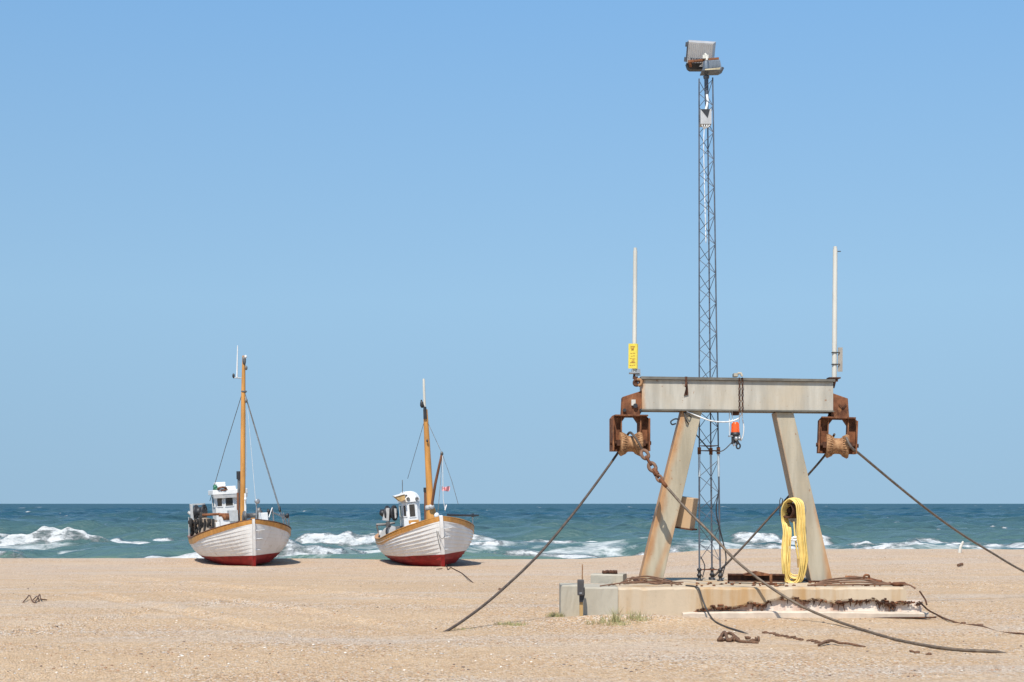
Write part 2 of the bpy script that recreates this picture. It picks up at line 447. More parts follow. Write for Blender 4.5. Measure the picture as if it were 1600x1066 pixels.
n = NT('shingle_sand')
big = n.ramp(n.noise(0.16, 4, 0.55), 0.3, 0.7)
c = n.mix(big, (0.68, 0.485, 0.30), (0.75, 0.55, 0.355))
mid = n.ramp(n.noise(1.3, 6, 0.7, n.coords((0.5, 0.5, 1))), 0.34, 0.66)
c = n.mix(n.math('MULTIPLY', mid, 0.6), c, (0.61, 0.405, 0.235))
grv = n.ramp(n.noise(0.33, 5, 0.65, n.coords((0.3, 1.2, 1), (6, 3, 0))), 0.46, 0.66)
c = n.mix(n.math('MULTIPLY', grv, 0.75), c, (0.66, 0.56, 0.46))
shore = n.math('MULTIPLY', n.ramp(n.dot((0, 1, 0)), 34, 56), n.ramp(n.noise(0.5, 5, 0.6, n.coords((0.4, 1, 1), (2, 8, 0))), 0.3, 0.6))
c = n.mix(n.math('MULTIPLY', shore, 0.55), c, (0.63, 0.495, 0.39))
fine = n.noise(13, 6, 0.8, n.coords((1, 0.45, 1)))
c = n.mix(n.ramp(fine, 0.28, 0.60, 0.5, 0.0), c, (0.33, 0.20, 0.11))
c = n.mix(n.ramp(n.noise(21, 5, 0.8, n.coords((1, 0.4, 1), (3, 1, 4))), 0.56, 0.72, 0.0, 0.6), c, (0.80, 0.68, 0.53))
st = n.voronoi(40, n.coords((1, 0.55, 1)), out='Color')
sep = n.t.nodes.new('ShaderNodeSeparateColor'); n.t.links.new(st, sep.inputs[0])
dens = n.ramp(n.noise(0.45, 4, 0.6, n.coords((0.5, 1, 1), (1, 9, 0))), 0.35, 0.65, 0.25, 1.0)
c = n.mix(n.math('MULTIPLY', n.ramp(sep.outputs[0], 0.74, 0.86, 0, 0.7), dens), c, (0.80, 0.74, 0.66))
c = n.mix(n.math('MULTIPLY', n.ramp(sep.outputs[1], 0.76, 0.88, 0, 0.65), dens), c, (0.20, 0.13, 0.085))
c = n.mix(n.math('MULTIPLY', n.ramp(sep.outputs[2], 0.78, 0.90, 0, 0.55), dens), c, (0.46, 0.235, 0.12))
hgt = n.math('ADD', n.math('MULTIPLY', fine, 0.7), n.math('SUBTRACT', 0.6, n.math('MULTIPLY', n.voronoi(40), 1.0)))
hgt = n.math('ADD', hgt, n.math('MULTIPLY', n.noise(5, 4), 0.9))
n.bump(hgt, 0.9, 0.04)
M['sand'] = n.fin(c, 0.95, 0, 0.12)
tag(grid_mesh('beach', XX, YY, ZZ, M['sand']), kind='structure')

# pebbles: far too many to count
mb = MB()
for k in range(5200):
    py = 872 + 190 * random.random() ** 0.8
    px = random.uniform(-160, 1760)
    D = 1.9 * F / max(py - 787, 40) if py > 900 else random.uniform(25, 58)
    x = (px - 800) / F * D; y = D
    if random.random() > 0.02 + 0.9 * float(vnoise(x / 3, y / 3, 12)) ** 2: continue
    s_ = random.choice((0.006, 0.007, 0.008, 0.010, 0.012, 0.014)) * random.uniform(0.7, 1.2) * (1 + 0.010 * y)
    mi = random.choices((0, 1, 2, 3), (2, 2, 4, 3))[0]
    mb.lump((x, y, gz(x, y) + s_ * 0.25), (s_ * random.uniform(0.8, 1.5), s_ * random.uniform(0.8, 1.2), s_ * 0.6), 0.25, 6, 4, mi)
tag(mb.build('pebbles', [plain('white_shell', (0.70, 0.63, 0.54), 0.6), plain('dark_stone', (0.14, 0.10, 0.08), 0.7), plain('brown_stone', (0.36, 0.21, 0.12), 0.7), plain('grey_stone', (0.46, 0.42, 0.38), 0.7)]), kind='stuff',
    label='scattered small pebbles and shell bits on the sand', cat='pebbles')

# ------------------------------------------------------------------ sea
ZS = -1.8
SH = ZC - ZS
ys = np.concatenate([np.geomspace(64, 950, 760), np.geomspace(960, 30000, 60)])
us = np.linspace(-0.64, 0.64, 760)
UU, YY = np.meshgrid(us, ys)
XX = UU * (YY + 8)
dy = np.gradient(ys)[:, None] * np.ones_like(XX)
H = np.zeros_like(XX)
env = 0.55 + 0.9 * vnoise(XX / 26, YY / 18, 21)
wx = (vnoise(XX / 17, YY / 12, 22) - 0.5) * 5
for k in range(44):
    lam = 2.2 * (26 / 2.2) ** (k / 43.0) * random.uniform(0.9, 1.1)
    ang = random.gauss(0.15, 0.42)
    kx, ky = math.sin(ang) * 2 * math.pi / lam, math.cos(ang) * 2 * math.pi / lam
    A = 0.0165 * lam ** 0.80 * (1.35 if 2.5 < lam < 9 else 1.0) * random.uniform(0.6, 1.3)
    ph = random.uniform(0, 6.28)
    s_ = np.sin(kx * XX + ky * (YY + wx) + ph)
    s_ = 1 - 2 * np.sqrt(np.abs((1 - s_) / 2)) ** 1.2 if k % 2 else s_
    H += A * s_ * np.clip(lam / (2.6 * dy) - 0.3, 0, 1)
H *= env * (0.5 + 0.5 * sst(90, 170, YY)) * sst(30000, 1500, YY)
foam = np.zeros_like(XX)
wash = np.zeros_like(XX)
def DS(py): return SH * F / (py - 787)
#          px0  px1   py   rise wash-depth meander
breakers = [(-260, 185, 851, 1.25, 3, 1.2), (150, 340, 848, 0.55, 3, 2.0), (455, 640, 849, 0.95, 7, 2.0), (380, 520, 853, 0.45, 7, 2.0),
            (560, 780, 847, 0.6, 6, 2.0), (1125, 1318, 850, 0.95, 5, 1.2), (1300, 1470, 852, 0.6, 10, 2.0), (1420, 1900, 852, 0.60, 6, 2.0),
            (690, 850, 852, 0.40, 10, 2.0), (790, 1000, 857, 0.34, 9, 2.0), (940, 1140, 851, 0.38, 9, 2.0),
            (-300, 60, 872, 0.8, 3, 0.8), (120, 240, 871, 0.4, 3, 0.8), (200, 350, 870, 0.8, 3, 0.8), (390, 560, 870, 0.75, 4, 0.8), (520, 660, 866, 0.45, 4, 1.0),
            (900, 920, 868, 0.32, 1, .3), (946, 974, 866, 0.38, 1, .3), (110, 190, 856, 0.2, 4, 3), (470, 640, 859, 0.22, 5, 3), (660, 800, 860, 0.2, 6, 3), (1000, 1330, 857, 0.22, 8, 3), (1250, 1700, 857, 0.25, 7, 3), (-200, 60, 859, 0.2, 4, 3), (-100, 330, 842, 0.2, 3, 4), (640, 1000, 846, 0.22, 4, 4), (1080, 1600, 845, 0.2, 3, 4), (740, 1130, 862, 0.2, 3, 2), (1280, 1600, 860, 0.2, 3, 2)]
for bi, (p0, p1, py, rise, wd, me_) in enumerate(breakers):
    D = DS(py)
    x0, x1 = (p0 - 800) / F * D, (p1 - 800) / F * D
    r0, r1 = np.searchsorted(ys, D - wd * 2 - 14), np.searchsorted(ys, D + 26)
    X, Y = XX[r0:r1], YY[r0:r1]
    tw = 0.22 * (x1 - x0)
    e = sst(x0 - tw * .3, x0 + tw, X) * sst(x1 + tw * .3, x1 - tw, X)
    yc = D + me_ * 2.5 * (vnoise(X / 9, X * 0, 30 + bi) - 0.5)
    s_ = Y - yc
    top = e * (0.35 + 0.6 * vnoise(X / 3.2, X * 0, 50 + bi) + 0.55 * vnoise(X / 0.9, X * 0, 150 + bi))
    prof = np.where(s_ < 0, np.exp(-(s_ / 0.9) ** 2), np.exp(-(s_ / 4.5) ** 2))
    H[r0:r1] += rise * top * prof
    fo = e * np.where(s_ < 0, np.exp(-(s_ / 2.0) ** 4), np.exp(-(s_ / (0.5 + rise)) ** 2)) * (0.25 + 0.75 * vnoise(X / 2.6, Y / 1.2, 70 + bi) + 0.65 * vnoise(X / 0.9, Y / 0.5, 270 + bi))
    if rise < 0.45: fo = fo * 0.85
    lace = 0.55 + 0.9 * np.abs(vnoise(X / 1.6, Y / 0.9 + H[r0:r1] * 2.2, 400 + bi) - 0.5) * 2
    fo = fo * np.where(s_ < -0.4, np.clip(lace + (0.45 if rise > 0.9 else 0.0), 0, 1), 1.0)
    foam[r0:r1] = np.maximum(foam[r0:r1], fo)
    H[r0:r1] += fo * 0.28 * (vnoise(X / 0.7, Y / 0.5, 90) - 0.4) * min(1, rise * 1.6)
    wa = e * np.exp(-((s_ + wd) / (1.2 * wd)) ** 2) * 0.70
    wash[r0:r1] = np.maximum(wash[r0:r1], wa)
caps = [(46, 794, 6.0), (55, 793, 4.0), (495, 790.5, 3), (690, 797, 3), (1400, 817, 3.2), (1362, 813, 2.5), (1450, 820, 3.5), (1325, 814, 2), (585, 804, 3), (900, 801, 2), (1130, 792, 3), (520, 826, 2)]
for k in range(270):
    caps.append((random.uniform(-150, 1750), 787 + 3.2 + 38 * random.random() ** 1.9, random.uniform(0.7, 2.3)))
for (px, py, wd) in caps:
    D = DS(py); x = (px - 800) / F * D
    rad = max(0.7, 1.5 * np.interp(D, ys, dy[:, 0])) if D < 940 else 40
    wx_ = max(wd * D / 2222.0 * 2.0, 0.5)
    r0, r1 = np.searchsorted(ys, D - 4 * rad), np.searchsorted(ys, D + 4 * rad)
    X, Y = XX[r0:r1], YY[r0:r1]
    s_ = Y - D - 0.3 * (X - x) * random.uniform(-0.5, 0.5)
    foam[r0:r1] = np.maximum(foam[r0:r1], 0.95 * np.exp(-((X - x) / wx_) ** 2 - (s_ / (rad * 0.8)) ** 2) * (0.7 + 0.5 * vnoise(X / 1.2, Y / 1.2, 140)))
    H[r0:r1] += 0.30 * np.exp(-((X - x) / wx_) ** 2 - (s_ / (rad * 1.2)) ** 2) * min(1.0, D / 200)
n = NT('sea_water')
deep = n.ramp(n.dot((0, 1, 0)), 75, 420)
patch = n.ramp(n.noise(0.03, 4, 0.6, n.coords((0.5, 1, 1))), 0.35, 0.65)
c = n.mix(deep, (0.070, 0.132, 0.128), (0.014, 0.064, 0.103))
c = n.mix(n.math('MULTIPLY', patch, 0.5), c, (0.060, 0.112, 0.108))
c = n.mix(n.ramp(n.dot((0, 1, 0)), 70, 112, 0.65, 0.0), c, (0.13, 0.20, 0.12))
fa, wa = n.attr('foam'), n.attr('wash')
n1 = n.noise(1.5, 6, 0.72, n.coords((0.55, 0.22, 1.8)))
n2 = n.noise(0.8, 6, 0.72, n.coords((0.28, 0.20, 1)), 1.2)
f1 = n.ramp(n.math('ADD', fa, n.math('MULTIPLY', n.math('SUBTRACT', n1, 0.5), 1.7)), 0.34, 0.84)
f2 = n.ramp(n.math('ADD', wa, n.math('MULTIPLY', n.math('SUBTRACT', n2, 0.5), 1.5)), 0.46, 0.86, 0, 0.75)
f = n.math('MAXIMUM', f1, f2)
c = n.mix(f, c, n.mix(n.ramp(n1, 0.3, 0.6), (0.42, 0.46, 0.47), (0.66, 0.67, 0.66)))
rg = n.math('ADD', n.math('ADD', n.math('MULTIPLY', f, 0.5), 0.22), n.ramp(n.dot((0, 1, 0)), 300, 1200, 0.0, 0.22))
rip = n.math('ADD', n.math('MULTIPLY', n.math('ADD', n.noise(0.22, 4, 0.6, n.coords((0.5, 1, 1))), n.math('MULTIPLY', n.noise(0.05, 3, 0.6, n.coords((0.5, 1, 1))), 4.0)), 3.0), n.noise(1.1, 5, 0.6, n.coords((0.5, 1, 1))), n.math('MULTIPLY', n.noise(4.5, 4, 0.6, n.coords((0.5, 1, 1))), 0.35))
n.bump(n.math('ADD', rip, n.math('MULTIPLY', f1, n1)), 1.0, 0.5)
n.b.inputs['IOR'].default_value = 1.33
M['sea'] = n.fin(c, rg, 0, 0.18)
sea = grid_mesh('sea', XX, YY, H + ZS, M['sea'], {'foam': foam, 'wash': wash})
tag(sea, kind='structure')

# ------------------------------------------------------------------ concrete foundation
DF = 22.7
def slab_pt(px, py): return P(px, py, DF)
SX0, SX1 = slab_pt(966, 0).x, slab_pt(1412, 0).x
ST = slab_pt(0, 918).z            # top of the slab
SB = 25.7                         # its back edge
found = thing('concrete_foundation', 'long low stained concrete foundation carrying the steel gantry and light mast', 'foundation', ((SX0 + SX1) / 2, 24, 0))
mb = MB()
# front face with a broken lower edge, top with worn rim
NX = 260
rows_top = []
def low_edge(x):
    px = x / DF * F + 800
    b = np.interp(px, [960, 1050, 1100, 1150, 1200, 1225, 1290, 1360, 1420], [985, 985, 952, 947, 940, 936, 941, 941, 940])
    return slab_pt(0, b).z + 0.075 * (vnoise(px / 17, 0, 3) - 0.5) + 0.05 * (vnoise(px / 5, 0, 4) - 0.5)
rows = [[], [], [], [], [], [], []]
for i in range(NX + 1):
    x = SX0 + (SX1 - SX0) * i / NX
    j = 0.018 * (float(vnoise(x * 3, 0, 6)) - 0.5)
    zl = float(low_edge(x)); chip = 0.022 * max(0.0, float(vnoise(x * 5.5, 2, 61)) - 0.62) / 0.38 + 0.025 * max(0.0, float(vnoise(x * 14, 2, 62)) - 0.6)
    rows[0].append((x, DF + 0.22, zl - 0.01))
    rows[1].append((x, DF + 0.012 + j, zl))
    rows[2].append((x, DF + j, zl + 0.03))
    rows[3].append((x, DF + j * 0.6, ST - 0.03 - chip))
    rows[4].append((x, DF + 0.028 + chip, ST + j * 0.4 - chip * 0.2))
    rows[5].append((x, DF + 1.4, ST + 0.01 * (float(vnoise(x * 4, 1, 6)) - 0.5)))
    rows[6].append((x, SB, ST))
mb.grid(rows, False)
mb.mm((SX0, DF + 0.24, -0.5), (SX1, SB - 0.02, ST - 0.03))
mb.prism([(SX1 - 0.001, DF + 0.012, float(low_edge(SX1))), (SX1 - 0.001, SB, -0.3), (SX1 - 0.001, SB, ST), (SX1 - 0.001, DF + 0.02, ST - 0.01)], (0.05, 0, -0.02))
slab = mb.build('slab', M['conc'], found)
mb = MB()
x0, x1 = slab_pt(1040, 0).x, slab_pt(1442, 0).x
rows = [[], []]
for i in range(81):
    x = x0 + (x1 - x0) * i / 80
    j = 0.02 * (float(vnoise(x * 5, 3, 6)) - 0.5)
    rows[0].append((x, DF + 0.05 + j, -0.15)); rows[1].append((x, DF + 0.09 + j, float(low_edge(min(x, SX1))) + 0.05))
mb.grid(rows, False)
mb.mm((x1 - 0.02, DF + 0.1, -0.3), (x1 + 0.02, SB, 0.2))
mb.build('footing', M['conc_white'], found)
mb = MB()
rows = [[] for _ in range(5)]
for i in range(91):
    t = i / 90; px = 1066 + (1450 - 1066) * t
    zt = slab_pt(0, np.interp(px, [1055, 1200, 1450], [957, 955, 957])).z + 0.012 * (float(vnoise(px / 14, 2, 6)) - 0.5)
    zb = slab_pt(0, np.interp(px, [1055, 1200, 1450], [966, 967, 964])).z
    x = slab_pt(px, 0).x
    for k, (yy, zz) in enumerate(((0.10, zt + 0.005), (-0.05, zt), (-0.075, zt - 0.02), (-0.07, zb), (0.05, zb - 0.02))):
        rows[k].append((x, DF + yy, zz))
mb.grid(rows, False)
mb.build('ledge', plain('bleached_timber_ledge', (0.54, 0.45, 0.36), 0.8, 0, 0.12, 4, dirt=(0.42, 0.33, 0.24)), found)
mb = MB()
for i in range(900):
    px = random.uniform(1075, 1442)
    cl = float(vnoise(px / 11, 0, 44)); amp = 0.25 + 1.9 * float(vnoise(px / 26, 0, 45)) ** 1.6
    if random.random() > 0.12 + 1.5 * cl ** 2: continue
    x = slab_pt(px, 0).x
    z = float(low_edge(min(x, SX1 - 0.01))) + 0.012 + random.gauss(0.0, 0.016) * amp - abs(random.gauss(0, .03)) * amp * (random.random() < .4)
    s_ = random.uniform(0.004, 0.017) * (0.5 + 0.8 * amp)
    yy = DF + 0.004 + random.uniform(-0.015, 0.03)
    if random.random() < 0.20 * cl + 0.04:
        L = random.uniform(0.03, 0.12) * (0.4 + amp)
        mb.tube([(x, yy + .02, z), (x + random.gauss(0, 0.012), yy + 0.04, z - L * 0.5), (x + random.gauss(0, 0.02), yy + 0.06, z - L)], [0.009, 0.006, 0.003], 5, True, random.choice((0, 1)))
    else:
        mb.lump((x, yy, z), (s_ * random.uniform(0.9, 3.0), s_ * 0.7, s_ * random.uniform(.6, 1.1)), 0.45, 6, 4, random.choice((0, 0, 1)))
mb.build('crust', [M['rust_dark'], M['rust']], found)
mb = MB()
mb.tube(smooth_path([slab_pt(1056, 966), slab_pt(1150, 966.5), slab_pt(1300, 968), slab_pt(1380, 965), slab_pt(1460, 964)], 6), 0.012, 6)
for p in mb.v: p.y -= 0.10
mb.build('ledge_dark_line', M['rust_dark'], found)  # thin dark line along the bottom of the ledge

# grey blocks at the left end of the foundation
def block(name, label, pxs, pys, D, depth, mat, seedv, ang=0):
    a, b = P(pxs[0], pys[1], D), P(pxs[1], pys[0], D)
    o = thing(name, label, 'concrete block', ((a.x + b.x) / 2, D + depth / 2, a.z), (0, 0, ang))
    m = MB()
    w, h = b.x - a.x, b.z - a.z
    nx, nz = 10, 6
    rw = []
    prof = [(-depth / 2, 0), (-depth / 2, h * 0.3), (-depth / 2, h * 0.7), (-depth / 2, h - 0.02), (-depth / 2 + 0.02, h), (0, h), (depth / 2 - 0.02, h), (depth / 2, h - 0.02), (depth / 2, 0)]
    for (yy, zz) in prof:
        rw.append([Vector((-w / 2 + w * i / nx, yy + 0.012 * (float(vnoise(i * 1.3 + seedv, zz * 9 + yy, 2)) - 0.5), zz + 0.008 * (float(vnoise(i * 1.1 + seedv, yy * 7, 4)) - 0.5))) for i in range(nx + 1)])
    m.grid(rw, False)
    e0, e1 = [r[0] for r in rw], [r[-1] for r in rw]
    m.add(e0, [tuple(range(len(e0)))]); m.add(e1, [tuple(range(len(e1)))[::-1]])
    m.build('block_body', mat, o, local=True)
    return o
block('concrete_block', 'grey upright concrete block forming the left end of the foundation front', (912, 965.5), (918, 978), DF - 0.02, 1.1, M['conc_grey'], 3)
block('concrete_block', 'pale grey concrete block set back behind the black socket post', (876, 913), (914.5, 968), 23.5, 0.7, M['conc_grey'], 9)
tb = block('concrete_block', 'small low grey concrete block lying on top of the foundation end', (927, 978), (897.5, 912), 24.0, 0.4, M['conc_grey'], 15, R(-14))

# ------------------------------------------------------------------ gantry
DB = 24.2
def B(px, py, d=0.0): return P(px, py, DB + d) if d == 0 else Vector((P(px, py, DB).x, DB + d, P(px, py, DB).z))
gan = thing('winch_gantry', 'pale weathered steel gantry with leaning legs, crossbeam and two upright poles on foundation', 'gantry', (B(1150, 0).x, DB + 0.2, ST))
mb = MB()
q = [B(1003, 593), B(1302, 597), B(1302, 642), B(1003, 639.5)]
mb.prism(q, (0, 0.42, 0))
m_beam = painted_steel('beam_paint', [((1, 0, 0), 1.60, 0.05, 0.8)])
beam = mb.build('crossbeam', m_beam, gan, bevel=0.006)
mb = MB()
mb.prism([B(1001, 588.5, -.05), B(1304, 593, -.05), B(1304, 596.8, -.05), B(1001, 592.8, -.05)], (0, 0.52, 0))
mb.prism([B(1002, 639.7, -.03), B(1303, 642.2, -.03), B(1303, 644, -.03), B(1002, 641.5, -.03)], (0, 0.48, 0))
mb.build('flange', plain('dark_weathered_flange', (0.13, 0.12, 0.10), 0.7, 0, 0.25), gan)
for px in (1149.5, 1239.5):
    m = MB(); m.prism([B(px, 593.5, -.004), B(px + .6, 593.5, -.004), B(px + .6, 640, -.004), B(px, 640, -.004)], (0, .01, 0)); m.build('weld_seam', m_beam, gan)
def leg(px4, name, mat):
    m = MB()
    pts = [B(*p, 0.04) for p in px4]
    m.prism(pts, (0, 0.40, 0))
    return m.build('leg', mat, gan, bevel=0.008)
gx, gzz = gan.location.x, gan.location.z
def edge_line(p, q):
    """unit normal and offset (object space) of the edge through two points in the x-z plane"""
    d = (q - p); nrm = Vector((d.z, 0, -d.x)).normalized()
    return (tuple(nrm), -(nrm.x * (p.x - gx) + nrm.z * (p.z - gzz)))
Lq = [(1066, 641.8), (1097.5, 642), (1035, 912), (999, 912)]
Rq = [(1212.5, 644), (1240.5, 644.3), (1303, 912), (1269, 912)]
e1 = edge_line(B(*Lq[0]), B(*Lq[3])); e2 = edge_line(B(1010, 640), B(1018, 912))
leg(Lq, 'l', painted_steel('left_leg_paint', [(*e1, 0.085, 0.9), (*edge_line(B(1080, 760), B(1021, 912)), 0.05, 0.55)], (0.90, 0.84, 0.72)))
e3 = edge_line(B(1262, 640), B(1303, 912)); e4 = edge_line(B(*Rq[1]), B(*Rq[2]))
leg(Rq, 'r', painted_steel('right_leg_paint', [(*edge_line(B(1240.5 + 14, 644), B(1303 - 2, 912)), 0.07, 0.85), (*edge_line(B(*Rq[0]), B(*Rq[3])), 0.02, 0.4)], (0.92, 0.88, 0.80)))
# foot plates
for px in (1017, 1286):
    m = MB(); p = B(px, 0, 0.24)
    m.box((p.x, p.y, ST + 0.012), (0.52, 0.6, 0.03))
    m.build('foot_plate', M['rust_dark'], gan)
# rusty end brackets that carry the pulleys
def bracket(poly, sgn):
    m = MB()
    m.prism([B(*p, 0.05) for p in poly], (0, 0.035, 0))
    m.prism([B(*p, 0.30) for p in poly], (0, 0.035, 0))
    xs = [B(*p).x for p in poly]
    t0, t1 = B(*poly[0], 0.085), B(*poly[1], 0.085)
    m.prism([t0, t1, t1 - Vector((0, 0, 0.03)), t0 - Vector((0, 0, 0.03))], (0, 0.215, 0))
    o = m.build('end_bracket', M['rust'], gan, bevel=0.004)
    return o
lb = bracket([(1004, 610), (973, 620), (971.5, 649), (1000, 648), (1004, 642)], -1)
rb = bracket([(1302, 614), (1326, 622.5), (1328, 652), (1299, 652), (1301, 644)], 1)
m = MB()
c_ = B(990, 629, 0.04); m.box(c_, (0.07, 0.06, 0.10)); 
m.build('bolt', M['white_pole'], lb)
for px, py, r_ in ((993, 634, .04), (976, 641, .03), (1002, 641, .03)):
    m = MB(); m.cyl(B(px, py, 0.06), B(px, py, 0.005), r_, 10); m.build('bolt', M['black'], lb)
m = MB(); 
m.bar(B(1312, 632, 0.045), B(1317.5, 638.5, 0.045), 0.02, 0.025); m.bar(B(1317.5, 638.5, 0.045), B(1323, 632, 0.045), 0.02, 0.025)
m.build('weld_mark', M['rust_dark'], rb)
# upright poles
def pole(px_top, px_bot, py_top, py_bot, r, label):
    m = MB()
    a, b = B(px_bot, py_bot, 0.12), B(px_top, py_top, 0.12)
    m.tube([a, a.lerp(b, 0.97), b], [r * 1.1, r, r], 14)
    m.cyl(b, b + Vector((0, 0, 0.05)), r * 0.8, 12)
    o = m.build('marker_pole', M['white_pole'], gan)
    return o
pl = pole(993.5, 992.0, 390, 582, 0.035, None)
tag(pl, 'white pole with a yellow sign plate')
pr = pole(1307.5, 1306.0, 388, 590, 0.039, None)
tag(pr, 'white pole with a bare grey brown plate')
m = MB(); a = B(1308, 391, 0.12); m.cyl(a, a + Vector((0.09, 0, 0.0)), 0.008, 6); m.build('spike', M['wire_dark'], pr)
# sign plate
m = MB()
m.prism([B(982.5, 536.5, 0.05), B(995.8, 536.5, 0.05), B(995.2, 575.5, 0.05), B(982.0, 575.5, 0.05)], (0, 0.006, 0))
m.prism([B(995.9, 537, 0.052), B(997.6, 537, 0.07), B(997.0, 576, 0.07), B(995.3, 576, 0.052)], (0, 0.006, 0))
sg = m.build('sign', M['yellow'], pl)
m = MB()
def ink(x0, y0, x1, y1): m.prism([B(x0, y0, 0.047), B(x1, y0, 0.047), B(x1, y1, 0.047), B(x0, y1, 0.047)], (0, 0.003, 0))
for (x0, y0, x1, y1) in ((985.5, 540.6, 992.6, 541.8), (985.2, 543, 989, 543.8), (987, 543.8, 990.6, 546.6), (990, 541.8, 991.2, 544), (986.5, 546.0, 990.5, 547),
                         (985.4, 551.3, 988.2, 552.2), (989, 551, 992.6, 551.9), (986.5, 555.8, 988.4, 556.4), (989.6, 555.3, 992.4, 556),
                         (984.8, 559.4, 987.2, 560.3), (988.2, 560, 992.8, 560.9), (989, 560.9, 990, 566), (987.2, 563.3, 988.6, 566), (985, 565.6, 992.9, 566.8), (990.6, 562.8, 991.6, 565.6),
                         (984.2, 570, 986.8, 571), (987.6, 570.1, 989.6, 571), (990.3, 569.6, 992.8, 570.6)): ink(x0, y0, x1, y1)
m.build('sign_print', M['sign_ink'], pl)
m = MB()
m.prism([B(1311.6, 542, 0.10), B(1318.8, 542, 0.10), B(1318.6, 580, 0.10), B(1311.0, 580, 0.10)], (0, 0.012, 0))
m.build('sign_back', M['sign_plain'], pr)
for py in (550, 568.5):
    m = MB()
    m.tube([B(1302, py, 0.12), B(1302.5, py, 0.07), B(1311, py, 0.07), B(1314, py, 0.093)], 0.009, 6)
    m.torus(B(1306.6, py, 0.12), (0, 0, 1), 0.046, 0.008)
    m.build('clamp', M['wire_dark'], pr)
# pole feet
m = MB()
m.box(B(992, 582, 0.12), (0.17, 0.2, 0.022)); m.mm(B(988, 576, 0.06), B(990, 581, 0.16)); m.bar(B(998.5, 576, .12), B(999.2, 586, .12), 0.06, 0.05)
m.mm(B(995, 576, 0.07), B(999, 586, 0.17))
m.build('pole_foot', M['galv'], pl)
m = MB(); m.cyl(B(994, 588, .06), B(994, 603, .06), 0.035, 8); m.torus(B(995, 598, 0.02), (0.3, 1, 0), 0.05, 0.022); m.cyl(B(992, 584, .08), B(991, 592, .08), 0.022, 8)
m.build('shackle', M['rust_dark'], pl)
m = MB(); m.tube(smooth_path([B(996, 593, 0), B(1001, 594, -.03), B(1002, 600, -.03), B(998, 603, 0)], 4), 0.025, 8); m.build('shackle', M['rust_pale'], pl)
m = MB()
m.box(B(1305, 590.3, 0.12), (0.20, 0.2, 0.022)); m.build('pole_foot', M['rust_dark'], pr)
m = MB(); m.cyl(B(1306, 592, .06), B(1303.5, 606, .06), 0.030, 8, 0.018); m.cyl(B(1309, 590, .06), B(1309, 596, .06), 0.018, 8)
m.build('shackle', M['rust_dark'], pr)
# lifting eye, hook with its painted shadow, and cable chain on the beam
m = MB(); m.prism([B(1069.5, 589, -.055), B(1073.5, 589, -.055), B(1073, 598, -.055), B(1070.5, 602, -.055)], (0, .02, 0))
m.bar(B(1072, 598, -.06), B(1070, 605, -.10), .03, .03)
m.prism([B(1074, 597, -.02), B(1075.5, 617, -.02), B(1068.3, 619, -.02)], (0, .012, 0))  # dark triangle standing in for the hook's cast shadow on the beam
m.build('hook_and_shadow', M['rust_dark'], gan)
# cabinet on the left leg
m = MB()
c0 = B(1073.5, 801, 0.40)
rot = Matrix.Rotation(R(-24), 3, 'Z') @ Matrix.Rotation(R(8), 3, 'Y')
m.box(c0, (0.36, 0.30, 0.54), rot)
cab = m.build('cabinet', M['tan_box'], gan, bevel=0.012)
m = MB(); m.box(c0 + Vector((0, 0, -0.272)), (0.38, 0.32, 0.025), rot); m.build('cabinet_base', M['rust_dark'], cab)
# cable hook at top of left leg
m = MB(); m.tube(smooth_path([B(1060, 655, .0), B(1054, 655, -.02), B(1048, 659, -.02), B(1050, 663.5, -.02), B(1056, 662, 0.02)], 5), 0.013, 6)
m.build('cable_hook', M['black'], gan)
# hose drum bracket on the right leg
m = MB()
hd = B(1230, 798, -0.14)
m.lathe(hd, (-0.8, -0.6, 0.0), [(-0.22, 0.0), (-0.22, 0.13), (0.05, 0.13), (0.05, 0.115), (-0.10, 0.11), (-0.10, 0.0)], 22)
m.bar(hd + Vector((0.0, 0.05, 0)), B(1240, 790, 0.1), 0.08, 0.08)
m.build('hose_drum', M['rust_dark'], gan)
m = MB(); m.lathe(hd + Vector((0.14, 0.10, 0)), (-0.8, -0.6, 0.0), [(-0.01, 0.0), (-0.01, 0.22), (0.012, 0.22), (0.012, 0.0)], 22); m.build('drum_plate', M['galv'], gan)
m = MB(); m.tube([B(1217.5, 806, -.05), B(1217.5, 782, -.05), B(1219, 778, -.05), B(1222, 780, -.05), B(1222, 788, 0)], 0.008, 6); m.build('wire_loop', M['wire_dark'], gan)

